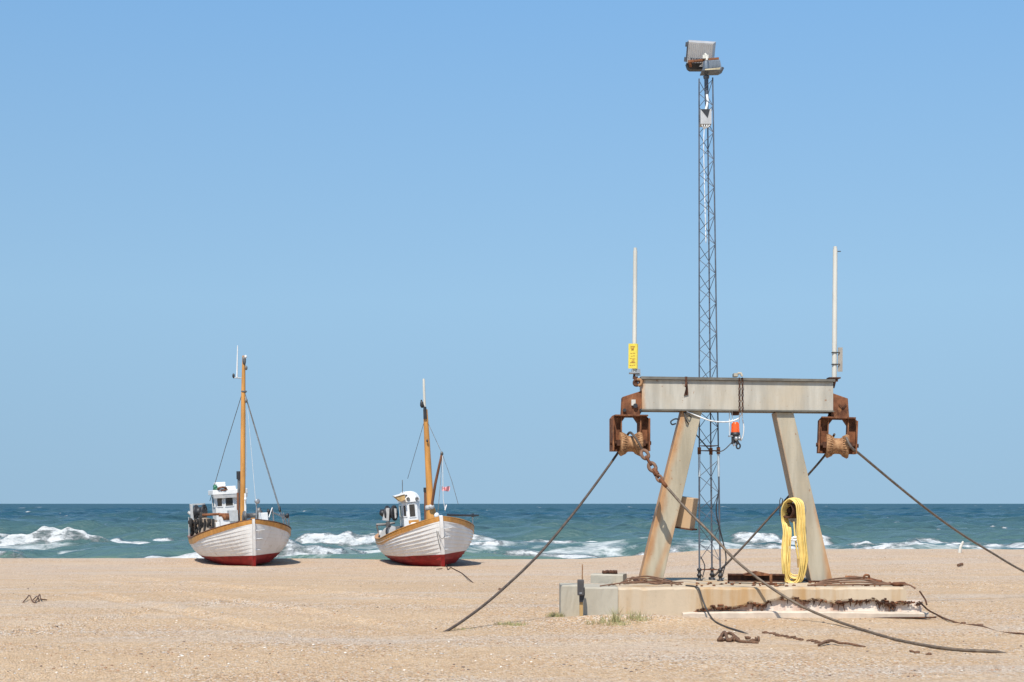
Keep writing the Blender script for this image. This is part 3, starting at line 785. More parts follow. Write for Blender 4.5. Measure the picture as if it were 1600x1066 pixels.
# ------------------------------------------------------------------ pulley blocks
def pulley(loc, turn, label):
    t = thing('pulley_block', label, 'pulley', loc, (0, 0, 0), 'pulley blocks hanging from the gantry beam')
    w, h = 0.325, 0.31
    m = MB()
    # ring frame: octagonal opening, cheeks that carry the sheave pin, open below the sheave
    def ring(y0, y1, hx, ho, dz=0.0):
        out = [(-w, -h), (-w, h - 0.06), (-w + 0.05, h), (w - 0.05, h), (w, h - 0.06), (w, -h), (hx, -h), (hx, ho - 0.10), (hx - 0.07, ho), (-hx + 0.07, ho), (-hx, ho - 0.10), (-hx, -h)]
        m.prism([(x, y0, z) for x, z in out][::-1], (0, y1 - y0, 0))
    ring(-0.03, 0.17, 0.155, 0.275)
    # outer lips and top plate standing proud of the cheeks
    for s_ in (-1, 1):
        m.mm((s_ * w, -0.17, -h), (s_ * (w - 0.028), -0.0305, h - 0.06))
        m.mm((s_ * 0.157, -0.13, -h), (s_ * 0.176, -0.0305, h - 0.02))
    m.mm((-w + 0.04, -0.18, h - 0.028), (w - 0.04, -0.0305, h - 0.001))
    m.build('frame', M['rust'], t, local=True, bevel=0.004)
    m = MB()
    L = 0.185
    prof = [(-L, 0.0), (-L, 0.20), (-L + 0.03, 0.205), (-0.10, 0.165), (-0.04, 0.135), (0.04, 0.135), (0.10, 0.165), (L - 0.03, 0.205), (L, 0.20), (L, 0.0)]
    m.lathe((0, -0.06, -0.185), (1, 0, 0), prof, 28)
    for k in range(28):
        an = 2 * math.pi * k / 28
        for s_ in (-1, 1):
            p = Vector((s_ * (L - 0.015), -0.06 + math.cos(an) * 0.203, -0.185 + math.sin(an) * 0.203))
            q_ = Vector((s_ * 0.085, -0.06 + math.cos(an) * 0.160, -0.185 + math.sin(an) * 0.160))
            m.bar(p, q_, 0.016, 0.022, Vector((0, math.cos(an), math.sin(an))))
    m.build('sheave', M['rust_pale'], t, local=True)
    m = MB(); m.cyl((-w - 0.03, -0.06, -0.17), (w + 0.03, -0.06, -0.17), 0.035, 12)
    for s_ in (-1, 1): m.box((s_ * 0.215, -0.10, -0.17), (0.06, 0.10, 0.10))
    m.build('pin', M['rust_dark'], t, local=True)
    m = MB(); m.box((0, 0.07, h + 0.06), (0.16, 0.15, 0.16)); m.build('hanger', M['rust_dark'], t, local=True)
    t.rotation_euler = (0, 0, turn)
    return t
pl_l = pulley(B(985, 676.5, 0.13), R(6), 'left rusty pulley block with the chain sling hooked to its sheave')
pl_r = pl_l.copy(); COL.objects.link(pl_r)
for ch in pl_l.children:
    c2 = ch.copy(); COL.objects.link(c2); c2.parent = pl_r
pl_r.location = B(1311, 680, 0.13); pl_r.rotation_euler = (0, R(2), R(-8))
pl_r['label'] = 'right rusty pulley block with an octagonal opening, no chain on it'

# ------------------------------------------------------------------ ropes
def rope(name, pts, r, mat, label, cat='wire rope', group=None, n_=8, seg=8):
    m = MB(); m.tube(smooth_path(pts, n_), r, seg)
    return tag(m.build(name, mat), label, cat, group)
g1 = G(697, 987)
a = B(966, 709, 0.30)
pts = [g1 + Vector((-0.25, -0.3, -0.06)), g1]
for t, sag in ((0.15, 0.19), (0.3, 0.30), (0.5, 0.36), (0.7, 0.28), (0.85, 0.16)):
    p = g1.lerp(a, t); p.z -= sag * 0.85; p.x += 0.0; pts.append(p)
pts += [a, B(977, 690, 0.34), B(984, 676, 0.16), B(988, 680, -0.14), B(996, 692, -0.18), B(1003, 706, -0.18)]
rope('wire_rope', pts, 0.021, M['wire_brown'], 'dark wire rope sagging from the left pulley down to the sand on its left')
# chain sling
ch = thing('chain_sling', 'rusty chain with shackles hanging from the left pulley over the gantry leg', 'chain', B(1003, 706, -0.2))
cpts = [B(1003, 706, -.2), B(1008, 716, -.28), B(1013, 726, -.36), B(1018, 735.5, -.43), B(1023, 745, -.49), B(1028, 752, -.54), B(1034, 759.5, -.58)]
for k in range(len(cpts) - 1):
    p, q_ = cpts[k], cpts[k + 1]; d = (q_ - p); L = d.length
    m = MB()
    side = d.normalized().cross(Vector((0, 1, 0))).normalized()
    nn = Vector((0, -1, 0)) if k % 2 == 0 else side
    nn = (nn - d.normalized() * nn.dot(d.normalized())).normalized()
    big_ = 1.35 if k in (0, 2, 5) else 1.0
    m.torus((p + q_) / 2, nn, 0.041 * big_, 0.022 * big_, (L / 2 + 0.02) / (0.041 * big_), 18, 7, d)
    if k == 3: m.cyl((p + q_) / 2 - d * .3, (p + q_) / 2 + d * .3, 0.05, 8)
    m.build('shackle' if k in (0, 2, 5) else 'link', M['rust'] if k % 2 else M['wire_rust'], ch)
e_ = G(1560, 1021)
a = cpts[-1]
pts = [a]
for px, py, D in ((1072, 795, 23.4), (1110, 833, 23.1), (1150, 876, 22.8), (1200, 915, 22.45), (1250, 946, 22.1)):
    pts.append(P(px, py, D))
pts += [P(1300, 968, 21.6)]
for px, py in ((1350, 987), (1400, 1002), (1450, 1012.5), (1500, 1018.5), (1545, 1020.5)):
    pts.append(G(px, py, 0.02))
pts += [e_ + Vector((0.03, 0, 0.0)), e_ + Vector((0.25, -0.02, -0.06))]
rope('wire_rope', pts, 0.022, M['wire_tan'], 'long brown wire rope running from the chain sling across the foundation onto the sand')
b0 = B(1326, 700, -0.20)
pts = [B(1318, 684, -0.18), b0, P(1345, 711, 24.3), P(1400, 757, 25.2), P(1450, 797, 26.0), P(1500, 833, 26.8), P(1550, 864, 27.6), P(1600, 893, 28.4)]
end = G(1690, 935); pts += [end, end + Vector((0.6, 0.1, -0.06))]
rope('wire_rope', pts, 0.022, M['wire'], 'pale wire rope running from the right pulley out over the beach to the right')
pts = [B(1306, 678, 0.10), B(1303, 692, 0.33), B(1296, 710, 0.34), B(1270, 746, 0.62), B(1217, 806, 0.70), B(1168, 861, 0.75), B(1125, 905, 0.80), Vector((B(1118, 0).x, DB + 0.82, ST + 0.03))]
rope('wire_rope', pts, 0.020, M['wire_brown'], 'dark wire rope slanting from the right pulley to the foot of the light mast')

# ------------------------------------------------------------------ light mast
DM = 24.75
mast_loc = Vector((P(1110.3, 0, DM).x, DM, ST))
lm = thing('light_mast', 'tall slim lattice light mast with two floodlights on top behind the gantry', 'light mast', mast_loc)
MH = P(0, 124, DM).z - ST
leanx = (P(1103.7, 0, DM).x - P(1110.3, 0, DM).x)
A0 = [R(195), R(315), R(75)]
def mp(z, k, extra=0.0):
    t = z / MH; r = 0.210 + (0.136 - 0.210) * t + extra
    return mast_loc + Vector((leanx * t + r * math.cos(A0[k]), r * math.sin(A0[k]), z))
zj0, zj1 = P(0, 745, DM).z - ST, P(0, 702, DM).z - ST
for k in range(3):
    m = MB(); m.tube([mp(0.03, k), mp(zj0, k)], 0.0155, 8)
    m.tube([mp(zj1, k), mp(MH * 0.6, k), mp(MH, k)], 0.0125, 8)
    o = m.build('leg', M['lattice'], lm)
    m = MB(); m.tube([mp(zj0, k), mp(zj1, k)], 0.020, 8); m.build('leg_section', M['lattice_pale'], lm)  # pale stretch of leg: reflected sky put into the colour
m = MB(); brace = []
z = 0.35; step = 0.30; i = 0
while z < MH - 0.2:
    st_ = step * (1 - 0.25 * z / MH)
    for k in range(3):
        a, b = (k, (k + 1) % 3) if (i + k) % 2 else ((k + 1) % 3, k)
        if not (zj0 + .1 < z + st_ * .5 < zj1 - .05) or i % 2:
            brace.append((mp(z, a), mp(min(z + st_, MH), b)))
    z += st_; i += 1
for a, b in brace: m.tube([a, b], 0.0058, 5)
m.build('bracing', M['lattice'], lm)
for py in (697, 704.5):
    m = MB(); zz = P(0, py, DM).z - ST
    for k in range(3): m.bar(mp(zz, k), mp(zz, (k + 1) % 3), 0.014, 0.014)
    m.build('collar', M['rust'], lm)
m = MB(); zz = P(0, 890, DM).z - ST
for k in range(3): m.bar(mp(zz, k), mp(zz, (k + 1) % 3), 0.014, 0.014)
m.build('collar', M['rust'], lm)
for k in range(3):
    m = MB(); p = mp(zj1 - .03, k); m.box(p, (0.055, 0.055, 0.12)); m.build('joint_clamp', M['rust'], lm)
for k in range(3):
    m = MB(); p = mp(0.0, k)
    m.lathe(p, (0, 0, 1), [(0.0, 0.06), (0.02, 0.06), (0.021, 0.03), (0.07, 0.03), (0.075, 0.045), (0.11, 0.045), (0.115, 0.028), (0.17, 0.028), (0.175, 0.044), (0.20, 0.044), (0.22, 0.022)], 10)
    m.build('foot', M['black'], lm)
# head pole and ballast box
top = mast_loc + Vector((leanx, 0, 0))
def T(px, py, d=0.0): return Vector((P(px, py, DM).x, DM + d, P(px, py, DM).z))
m = MB(); m.tube([T(1104.5, 170), T(1104, 148), T(1103.5, 118)], [0.03, 0.036, 0.036], 12); m.lathe(T(1103.6, 121), (0, 0, 1), [(-.02, .036), (-.02, .05), (.02, .055), (.04, .03)], 12)
m.build('head_pole', M['lattice'], lm)
m = MB(); m.tube(smooth_path([T(1104, 149, -.04), T(1105, 160, -.05), T(1103, 170, -.06), T(1101, 176, -.06)], 5), 0.021, 8)
m.tube(smooth_path([T(1100, 195, -.06), T(1099, 230, -.04), T(1101, 300, 0), T(1103, 380, 0)], 5), 0.008, 6)
m.build('cable', M['cable'], lm)
m = MB(); m.mm(T(1093.5, 196, -0.10), T(1110.5, 173, 0.12)); bx = m.build('ballast_box', M['grey_light'], lm)
m = MB(); m.prism([T(1093.6, 173.2, -.104), T(1108, 173.2, -.104), T(1104.5, 187, -.104)], (0, 0.003, 0)); m.build('box_flap', M['black'], bx)
m = MB()
for px in (1096, 1099.5, 1103, 1106.5): m.tube(smooth_path([T(px, 195, -.06), T(px + .3, 199, -.09), T(1099.5, 203, -.05)], 4), 0.009, 6)
m.build('cable_tail', M['cable'], bx)
# floodlights
def flood_big():
    c0 = T(1094, 85, 0.02)
    rot = Matrix.Rotation(R(7), 3, 'Y') @ Matrix.Rotation(R(-10), 3, 'Z') @ Matrix.Rotation(R(22), 3, 'X')
    w, h, d = 0.43, 0.40, 0.20
    m = MB()
    bk = [(-w / 2, 0, -h / 2), (w / 2, 0, -h / 2), (w / 2, 0, h / 2), (-w / 2, 0, h / 2)]
    fr = [(x * 1.12, d, zz * 1.10) for x, _, zz in bk]
    vs = [rot @ Vector(v) + c0 for v in bk + fr]
    m.add(vs, [(0, 1, 2, 3), (4, 7, 6, 5), (0, 4, 5, 1), (1, 5, 6, 2), (2, 6, 7, 3), (3, 7, 4, 0)])
    for k in range(13):
        x = -w / 2 + w * (k + 0.5) / 13
        m.box(rot @ Vector((x, -0.002, 0.06)) + c0, (0.012, 0.008, h * 0.62), rot)
    fl = m.build('floodlight', M['grey_light'], lm, bevel=0.006)
    tag(fl, 'large pale grey floodlight tilted with its back to the viewer')
    m = MB()
    for k in range(8): m.box(rot @ Vector((-w / 2 + 0.07 + 0.045 * k, -0.012, -0.075)) + c0, (0.018, 0.028, 0.03), rot)
    m.build('vent', M['lattice'], fl)
    m = MB()
    for zz in (0.15, -0.10): m.box(rot @ Vector((-w / 2 - 0.035, 0.09, zz)) + c0, (0.05, 0.05, 0.075), rot)
    m.box(rot @ Vector((-w / 2 - 0.02, 0.10, 0.03)) + c0, (0.02, 0.14, 0.34), rot)
    m.build('hinge', M['lattice'], fl)
    m = MB(); q0, q1 = T(1075, 96.5, 0.0), T(1122.5, 93.5, -0.06)
    m.bar(q0, q1, 0.05, 0.035); m.bar(q0 + Vector((0.03, 0, 0)), T(1080, 103, 0.06), 0.05, 0.03)
    m.build('bracket', M['rust'], fl)
    m = MB(); m.prism([T(1073, 97, .06), T(1098, 97, .06), T(1100, 105, .12), T(1080, 105, .12), T(1076, 103, .1)], (0, 0.14, 0)); m.build('visor', M['black'], fl)
flood_big()
def flood_small():
    m = MB()
    ys_ = -0.16
    def rim(px0, px1, py0, py1, y0, y1): return None
    body = [T(1097, 112, ys_), T(1099, 99, ys_ + 0.02), T(1123, 97, ys_ + 0.02), T(1125.5, 110, ys_)]
    m.prism(body, (0.0, 0.22, 0.0))
    m.lathe(T(1101.5, 106, ys_ + .02), (0, 0, 1), [(-.07, .062), (-.05, .062), (.06, .052), (.075, .03), (.08, 0)], 14)
    for k in range(7):
        px = 1108.5 + 2.2 * k
        m.prism([T(px, 110, ys_ - .02), T(px - .3, 99, ys_ + .0), T(px + .5, 99, ys_ + .0), T(px + .8, 110, ys_ - .02)], (0, .03, 0))
    fl = m.build('floodlight', M['blue_grey'], lm, bevel=0.004)
    tag(fl, 'small dark blue grey floodlight aimed down under the big one')
    m = MB(); m.prism([T(1095, 113.5, ys_ - .05), T(1126.5, 110.3, ys_ - .05), T(1129, 111.5, ys_ - .03), T(1123, 115.3, ys_ - .05), T(1094.5, 116, ys_ - .05)], (0, 0.30, 0)); m.build('rim', M['lattice'], fl)
    m = MB(); m.prism([T(1099, 115.6, ys_ - .054), T(1099, 113.8, ys_ - .054), T(1123.5, 111.4, ys_ - .054), T(1121.5, 114.6, ys_ - .054)], (0, 0.003, 0)); m.build('lens', M['lens'], fl)
    m = MB(); m.tube([T(1103, 98, -.12), T(1103, 90, -.10), T(1100, 87, -.09)], 0.022, 8); m.box(T(1101, 92, -.10), (0.10, .05, .06)); m.build('bracket', M['white_pole'], fl)
flood_small()
m = MB()
m.tube(smooth_path([B(1069, 644, .02), B(1073, 658, -.02), B(1084, 671, .2), B(1105, 692, .40), B(1114, 702, .42)], 5), 0.012, 6)
m.tube(smooth_path([B(1071, 644, .02), B(1077, 650, -.02), B(1087, 655, .2), B(1093, 657, .35)], 5), 0.010, 6)
tag(m.build('cable', M['wire_dark']), 'dark cable from the top of the left gantry leg to the lattice mast', 'cable')
m = MB()
m.tube(smooth_path([mp(1.6, 1), mp(1.2, 1) + Vector((-.06, -.05, 0)), mp(0.8, 1) + Vector((.02, -.05, 0)), mp(0.4, 1) + Vector((.1, -.03, 0)), mp(0.1, 1) + Vector((.03, -.05, 0))], 6), 0.011, 6)
m.tube(smooth_path([mp(0.42, 0) + Vector((.02, -.03, 0)), mp(0.25, 0) + Vector((.09, -.03, 0)), mp(0.06, 0) + Vector((.05, -.03, 0))], 6), 0.009, 6)
m.build('power_cable', M['black'], lm)

# ------------------------------------------------------------------ warning lamp hung from the beam
wl = thing('warning_lamp', 'orange warning lamp hanging on cords under the gantry beam', 'lamp', B(1151, 686, 0.0))
m = MB(); m.lathe(B(1150.3, 678, 0.1), (0, 0, 1), [(0, 0.072), (0.10, 0.068), (0.19, 0.058), (0.205, 0.045), (0.208, 0.0)], 18)
for k in range(9):
    an = 2 * math.pi * k / 9; p = B(1150.3, 678, 0.1)
    m.bar(p + Vector((math.cos(an) * .07, math.sin(an) * .07, .01)), p + Vector((math.cos(an) * .06, math.sin(an) * .06, .18)), .012, .012)
m.build('lens', M['orange'], wl)
m = MB(); m.lathe(B(1150.3, 678, 0.1), (0, 0, 1), [(-0.04, 0.0), (-0.04, 0.082), (-0.005, 0.082), (0.03, 0.077), (0.035, 0.0)], 18)
m.cyl(B(1147, 682, .08), B(1147, 694, .08), 0.035, 10)
m.torus(B(1154.5, 697, .06), (0, 1, .2), 0.032, 0.014, 1.35, 16, 7, (0.1, 0, 1)); m.cyl(B(1151, 688, .04), B(1154, 694, .04), .03, 8)
m.build('base', M['black'], wl)
m = MB(); m.box(B(1149, 681.2, 0.1), (0.20, 0.12, 0.022)); m.lump(B(1150.5, 685.5, 0.02), (.035, .035, .04), 0.02); m.lump(B(1156, 685.2, 0.03), (.033, .033, .036), 0.02); m.cyl(B(1147.5, 693, .06), B(1148.5, 697, .06), .022, 8)
m.build('terminal', M['galv'], wl)
m = MB()
for px, py in ((1140.4, 681), (1145, 661), (1156.2, 661), (1161, 655)): m.tube([B(px, 642, 0.06), B(px + random.uniform(-.2, .2), py, 0.06)], 0.007, 5)
m.tube(smooth_path([B(1161, 655, .06), B(1163, 668, .05), B(1161.5, 682, .05), B(1158, 689, .05)], 5), 0.010, 6)
m.build('cord', M['cable'], wl)
m = MB(); m.lathe(B(1150, 643, 0.1), (0, 0, 1), [(-.06, 0), (-.06, .062), (-.03, .068), (.02, .064), (.02, 0)], 14); m.build('top_holder', M['rust_dark'], wl)
rope('cable', [B(1073, 643, .0), B(1090, 650, .02), B(1112, 657.5, .05), B(1135, 659, .06), B(1150, 656, .06), B(1158, 650, .05), B(1160, 643, .06)], 0.012, M['cable'], 'thin white cable drooping under the gantry beam to the warning lamp', 'cable')
rope('cable', [B(1147, 688, .06), B(1143, 693, .1), B(1136, 701, .2), B(1130, 704.5, .3), B(1124, 704, .42)], 0.009, M['machine'], 'thin grey cable from the warning lamp to the mast collar', 'cable')
bc = thing('hanging_chain', 'short dark double chain draped down the front of the gantry beam', 'chain', B(1156, 640, -.06))
m = MB()
for px, ph in ((1154.2, 0), (1159, 0.5)):
    py = 591.0; k = 0
    while py < 641:
        m.torus(B(px + 0.2 * math.sin(k), py + 2.2, -.075), (0.15, 1, 0) if k % 2 else (1, 0.5, 0), 0.013, 0.0065, 2.0, 10, 5, (0, 0, 1)); py += 4.9; k += 1
m.build('links', M['rust_dark'], bc)
m = MB(); m.mm(B(1146.5, 588.6, -.04), B(1153, 583.5, .15)); m.tube([B(1152, 584, -.06), B(1156.5, 584, -.075), B(1158.5, 589, -.08)], 0.022, 8); m.build('saddle', M['conc_grey'], bc)

# ------------------------------------------------------------------ yellow hose coil
hose = thing('hose_coil', 'thick coil of yellow hose hanging on the drum of the right gantry leg', 'hose', B(1237, 910, -.2))
m = MB()
def near(px, py, d): return B(px, py, d)
for k in range(16):
    o_ = k / 15 + random.uniform(-.05, .05); q_ = random.random() * 1.6 - .3; w_ = random.uniform(-1.6, 1.6)
    bot = 912 - 14 * random.random() ** 1.6; bx_ = 1232 + 10 * o_ + random.uniform(-1.5, 1.5)
    pts = [near(1221.5 + 13 * o_, 786, -.20 + .10 * o_), near(1229 + 14 * o_, 780 - 1.6 * math.sin(o_ * 3), -.26 + .04 * o_), near(1237 + 12.5 * o_, 787 + w_, -.31 - .03 * q_), near(1239 + 12.5 * o_, 805, -.31 - .04 * q_), near(1240 + 13 * o_ + w_, 835, -.29 - .05 * q_),
           near(1243.5 + 12.5 * o_ + w_ * .6, 862, -.27 - .05 * q_), near(1245 + 12 * o_ - q_, bot - 25, -.25 - .06 * q_), near(bx_ + 9, bot - 5, -.2 - .06 * q_), near(bx_, bot, -.16 - .08 * q_), near(bx_ - 9, bot - 5, -.13 - .08 * q_),
           near(1218 + 13 * o_ + q_, bot - 26, -.14 - .10 * q_), near(1219.5 + 13 * o_ + w_, 858, -.12 - .08 * q_), near(1221 + 13 * o_, 830, -.11 - .06 * q_), near(1219.5 + 12 * o_, 812, -.12 + .12 * o_), near(1218.5 + 12 * o_, 797, -.16 + .12 * o_)]
    pp = smooth_path(pts + [pts[0]], 6)
    m.tube(pp, 0.0118, 7, False)
m.build('loops', M['hose'], hose)
m = MB(); m.tube(smooth_path([B(1233, 841, -.26), B(1237, 839, -.28), B(1241, 841, -.26)], 4), 0.022, 8); m.tube(smooth_path([B(1232, 843, -.25), B(1238, 843.5, -.28), B(1242, 842, -.25)], 4), 0.018, 8)
m.build('tie', M['cable'], hose)
m = MB(); m.tube(smooth_path([B(1236, 815, -.24), B(1238, 840, -.25), B(1241, 862, -.24), B(1243, 874, -.23), B(1243.5, 886, -.22)], 5), [0.016] * 20 + [0.026]  , 7) if False else m.tube(smooth_path([B(1236, 815, -.24), B(1238, 840, -.25), B(1241, 862, -.24), B(1243, 872, -.23)], 5), 0.0155, 7)
m.build('loose_end', M['hose'], hose)
m = MB(); m.cyl(B(1243, 872, -.23), B(1244, 886, -.22), 0.024, 8); m.build('nozzle', M['wood_post'], hose)

# ------------------------------------------------------------------ scrap lying on the foundation
def top_pt(px, y, up=0.02): 
    return Vector(((px - 800) / F * y, y, ST + up))
sr = thing('rusty_rail', 'rusty steel rail lying on the foundation behind the yellow hose', 'rail', top_pt(1180, 23.75, 0))
m = MB()
a, b = top_pt(1137, 23.9, 0.02), top_pt(1226, 23.75, 0.02)
for zz, ww, hh in ((0.02, 0.20, 0.02), (0.075, 0.03, 0.09), (0.13, 0.18, 0.02)):
    m.bar(a + Vector((0, 0, zz)), b + Vector((0, 0, zz)), ww, hh)
m.build('rail_body', M['rust_dark'], sr)
tc = thing('rusty_plate', 'bent rusty plate and bracket lying on the steel rail', 'scrap', top_pt(1195, 23.7, 0.15))
m = MB()
m.prism([top_pt(1160, 23.75, .15), top_pt(1172, 23.7, .19), top_pt(1183, 23.7, .21), top_pt(1208, 23.65, .155), top_pt(1206, 23.65, .14), top_pt(1165, 23.7, .14)], (0, 0.16, 0))
m.bar(top_pt(1205, 23.5, .0), top_pt(1204, 23.5, .17), .04, .05); m.bar(top_pt(1190, 23.4, .02), top_pt(1214, 23.35, .02), .14, .03)
m.build('plate_body', M['rust'], tc)
def coil(name, label, pts_list, r, mat, cat='wire rope'):
    m = MB()
    for p in pts_list: m.tube(smooth_path(p, 7), r, 6)
    return tag(m.build(name, mat), label, cat)
L_ = []
for k in range(8):
    y0 = 22.85 + 0.15 * k; a_ = random.uniform(0, 1)
    L_.append([top_pt(938 + 9 * k + random.uniform(-6, 6), y0 + .05, .012), top_pt(960 + 4 * k, y0 + random.uniform(-.15, .2), .02 + .03 * random.random()), top_pt(990 + random.uniform(-8, 8), y0 + random.uniform(-.1, .35), .03 + .10 * a_),
               top_pt(1018 + random.uniform(-8, 8), y0 + random.uniform(-.2, .25), .02 + .11 * random.random()), top_pt(1040 + random.uniform(-8, 8), y0 + random.uniform(-.1, .1), .02 + .05 * random.random()), top_pt(1058 + random.uniform(-12, 12), y0 + .05, .012)])
coil('old_wire_coil', 'tangle of rusty wire rope lying round the foot of the left gantry leg', L_, 0.0105, M['wire_rust'])
L_ = []
for k in range(4):
    y0 = 22.95 + .12 * k
    L_.append([top_pt(1262 + 5 * k, y0, .02), top_pt(1290, y0 + .1, .02 + .02 * k), top_pt(1325, y0 + random.uniform(0, .2), .03 + .03 * k), top_pt(1355, y0 + .05, .03 + .03 * k), top_pt(1385, y0 + .1, .03), top_pt(1408, y0 + .05, .02)])
L_.append([top_pt(1322, 23.5, .13), top_pt(1340, 23.4, .11), top_pt(1352, 23.3, .10), top_pt(1375, 23.2, .05), top_pt(1405, 23.0, .03), top_pt(1420, 22.9, .03), top_pt(1430, 22.8, -.02)])
coil('old_wire_coil', 'loose rusty wire ropes lying on the right end of the foundation', L_, 0.015, M['wire_rust'])
m = MB()
m.tube(smooth_path([top_pt(1321, 23.5, .12), top_pt(1335, 23.42, .12), top_pt(1350, 23.35, .10), top_pt(1378, 23.2, .06)], 5), 0.028, 7)
m.torus(top_pt(1354, 23.3, .13), (0, 1, .3), .045, .018); m.lump(top_pt(1405, 23.0, .03), (.13, .06, .04), .3)
tag(m.build('iron_shackle_bar', M['rust']), 'rusty iron bar with a ring on the right end of the foundation', 'iron bar')
m = MB()
for k in range(60):
    p = top_pt(random.uniform(1085, 1400), random.uniform(22.9, 24.2), 0.012)
    m.lump(p, (random.uniform(.01, .035), random.uniform(.01, .03), .014), .3, 6, 4)
tag(m.build('rust_flakes', M['rust']), 'rust flakes and grit scattered on the foundation top', 'grit', kind='stuff')
m = MB()
p0 = P(943, 897, 24.15); p1 = P(962, 897, 24.15)
for k in range(9):
    p = p0.lerp(p1, k / 8); m.lump(p + Vector((0, random.uniform(-.03, .03), .025 + .01 * random.random())), (.035, .04, .035), .35, 6, 4)
tag(m.build('scrap_iron', M['rust_dark']), 'small lump of dark rusty scrap on the low grey block', 'scrap')
rope('cable', [top_pt(1072, 23.0, .012), top_pt(1085, 22.75, .012), P(1092, 920, 22.64), P(1097, 935, 22.60), P(1103, 950, 22.52), P(1110, 963, 22.45), G(1118, 973, .012), G(1135, 981, .012), G(1158, 989, .012), G(1172, 991, -.02)], 0.014, M['wire_dark'], 'black cable hanging over the front of the foundation onto the sand', 'cable')
rope('wire_rope', [P(1437, 924, 22.6), P(1441, 930, 22.55), P(1446, 938, 22.5), P(1448, 945, 22.45)], 0.014, M['rust_dark'], 'short bent piece of rusty rod at the right foundation corner', 'rod')
rope('wire_rope', [P(1436, 940, 22.75), P(1450, 953, 22.6), G(1465, 963, .02), G(1482, 972, .03), G(1505, 975, -.006), G(1530, 979, .01), G(1562, 987, -.01), G(1600, 992, .01), G(1630, 998, -.03)], 0.014, M['weed'], 'thin half buried rope trailing right from the foundation', 'rope')

# ------------------------------------------------------------------ socket post
D9 = 22.48
p = P(907.5, 962, D9); p.z = gz(p.x, p.y)
sp_ = thing('socket_post', 'black socket box on a short wooden stake before the grey blocks', 'post', p)
m = MB(); m.mm(P(905.5, 975, D9), P(911, 918, D9) + Vector((0, .05, 0))); m.build('stake', M['wood_post'], sp_)
m = MB(); m.mm(P(902, 930, D9) - Vector((0, .09, 0)), P(912, 905.5, D9) + Vector((0, -.002, 0))); m.build('box', plain('dark_grey_plastic', (0.06, 0.055, 0.055), 0.5), sp_, bevel=.008)
m = MB(); m.prism([P(910.5, 941, D9) - Vector((0, .03, 0)), P(905, 941, D9) - Vector((0, .03, 0)), P(905, 930.2, D9) - Vector((0, .03, 0)), P(913.5, 917, D9) - Vector((0, .03, 0)), P(913.8, 930, D9) - Vector((0, .03, 0))], (0, .025, 0)); m.build('plug', M['black'], sp_)
m = MB(); m.mm(P(905, 927, D9) - Vector((0, .095, 0)), P(909, 925.5, D9) - Vector((0, .088, 0))); m.build('catch', M['galv'], sp_)
p = P(909.5, 905, 25.5); gp = Vector((p.x, p.y, gz(p.x, p.y)))
m = MB(); m.tube([gp, P(910, 882, 25.5)], [0.012, 0.010], 6); tag(m.build('marker_rod', M['rust_pale']), 'thin orange rusty rod standing behind the black socket post', 'rod')

# ------------------------------------------------------------------ beach litter
def weed(name, label, cat, pxs, r, mat, spread=0.03, nlump=0):
    m = MB()
    for path in pxs: m.tube(smooth_path([G(x, y, up) for x, y, up in path], 5), r, 6)
    if nlump:
        x0 = min(q[0] for pa in pxs for q in pa); x1 = max(q[0] for pa in pxs for q in pa); y0 = pxs[0][0][1]
        for k in range(nlump):
            p = G(random.uniform(x0, x1), y0 + random.uniform(-2, 2), random.uniform(0, .05)); m.lump(p, (random.uniform(.02, .06), .04, random.uniform(.02, .05)), .4, 6, 4)
    return tag(m.build(name, mat), label, cat)
weed('driftwood', 'thin twisted dark twig lying on the sand at far left', 'twig', [[(36, 942, .01), (42, 939, .05), (46, 937, .08), (50, 941, .03), (54, 943, .01), (58, 940, .05), (62, 936, .09), (64, 940, .05), (73, 940, .03)], [(50, 941, .02), (58, 937, .06), (61, 941, .01)]], 0.012, M['weed'])
weed('seaweed_clump', 'dark brown knotted clump of weed on the sand before the foundation', 'seaweed', [[(1124, 1002, .02), (1132, 998, .09), (1138, 1004, .02), (1148, 1002, .06), (1156, 1005, .02), (1185, 1006, .01)], [(1126, 999, .03), (1140, 999, .08), (1154, 1003, .03)]], 0.022, M['weed'], nlump=8)
weed('driftwood', 'dark crooked stick lying on the sand in front of the foundation', 'stick', [[(1279, 1011, .02), (1290, 1009, .05), (1300, 1007, .05), (1312, 1010, .04), (1328, 1010, .03), (1352, 1012, .0)], [(1283, 1008, .02), (1296, 1009, .05)]], 0.018, M['weed'])
m = MB()
for k in range(44):
    t = k / 43; px = 1190 + 92 * t; py = 989 + 17 * t + random.uniform(-1.2, 1.2)
    if random.random() < .3: continue
    m.lump(G(px, py, .008), (random.uniform(.015, .05), .02, .018), .4, 6, 4)
tag(m.build('weed_line', M['weed']), 'broken line of dried seaweed bits across the sand', 'seaweed', kind='stuff')
m = MB()
for (px, py, w_) in ((1425, 1020, 3), (1432, 1021, 4), (1452, 1024, 4), (1505, 975, 4), (1531, 978, 4)): m.lump(G(px, py, .01), (w_ * .012, .03, .02), .4, 6, 4)
tag(m.build('weed_scraps', M['weed']), 'few small dark seaweed scraps on the sand at the right', 'seaweed', kind='stuff')
weed('driftwood', 'short dark piece of driftwood lying near the beach crest at right', 'driftwood', [[(1497, 886, .05), (1501, 885.5, .07), (1505, 885.5, .08)]], 0.05, M['weed'])
m = MB(); p = G(1499, 864); m.tube(smooth_path([p - Vector((0, 0, .1)), P(1500, 858, p.y), P(1502, 852, p.y), P(1505, 846, p.y)], 4), [0.07] * 4 + [0.06] * 4 + [0.05] * 4 + [.03], 7)
tag(m.build('pale_post', M['white_pole']), 'pale leaning stick standing at the beach crest against the sea', 'stick')
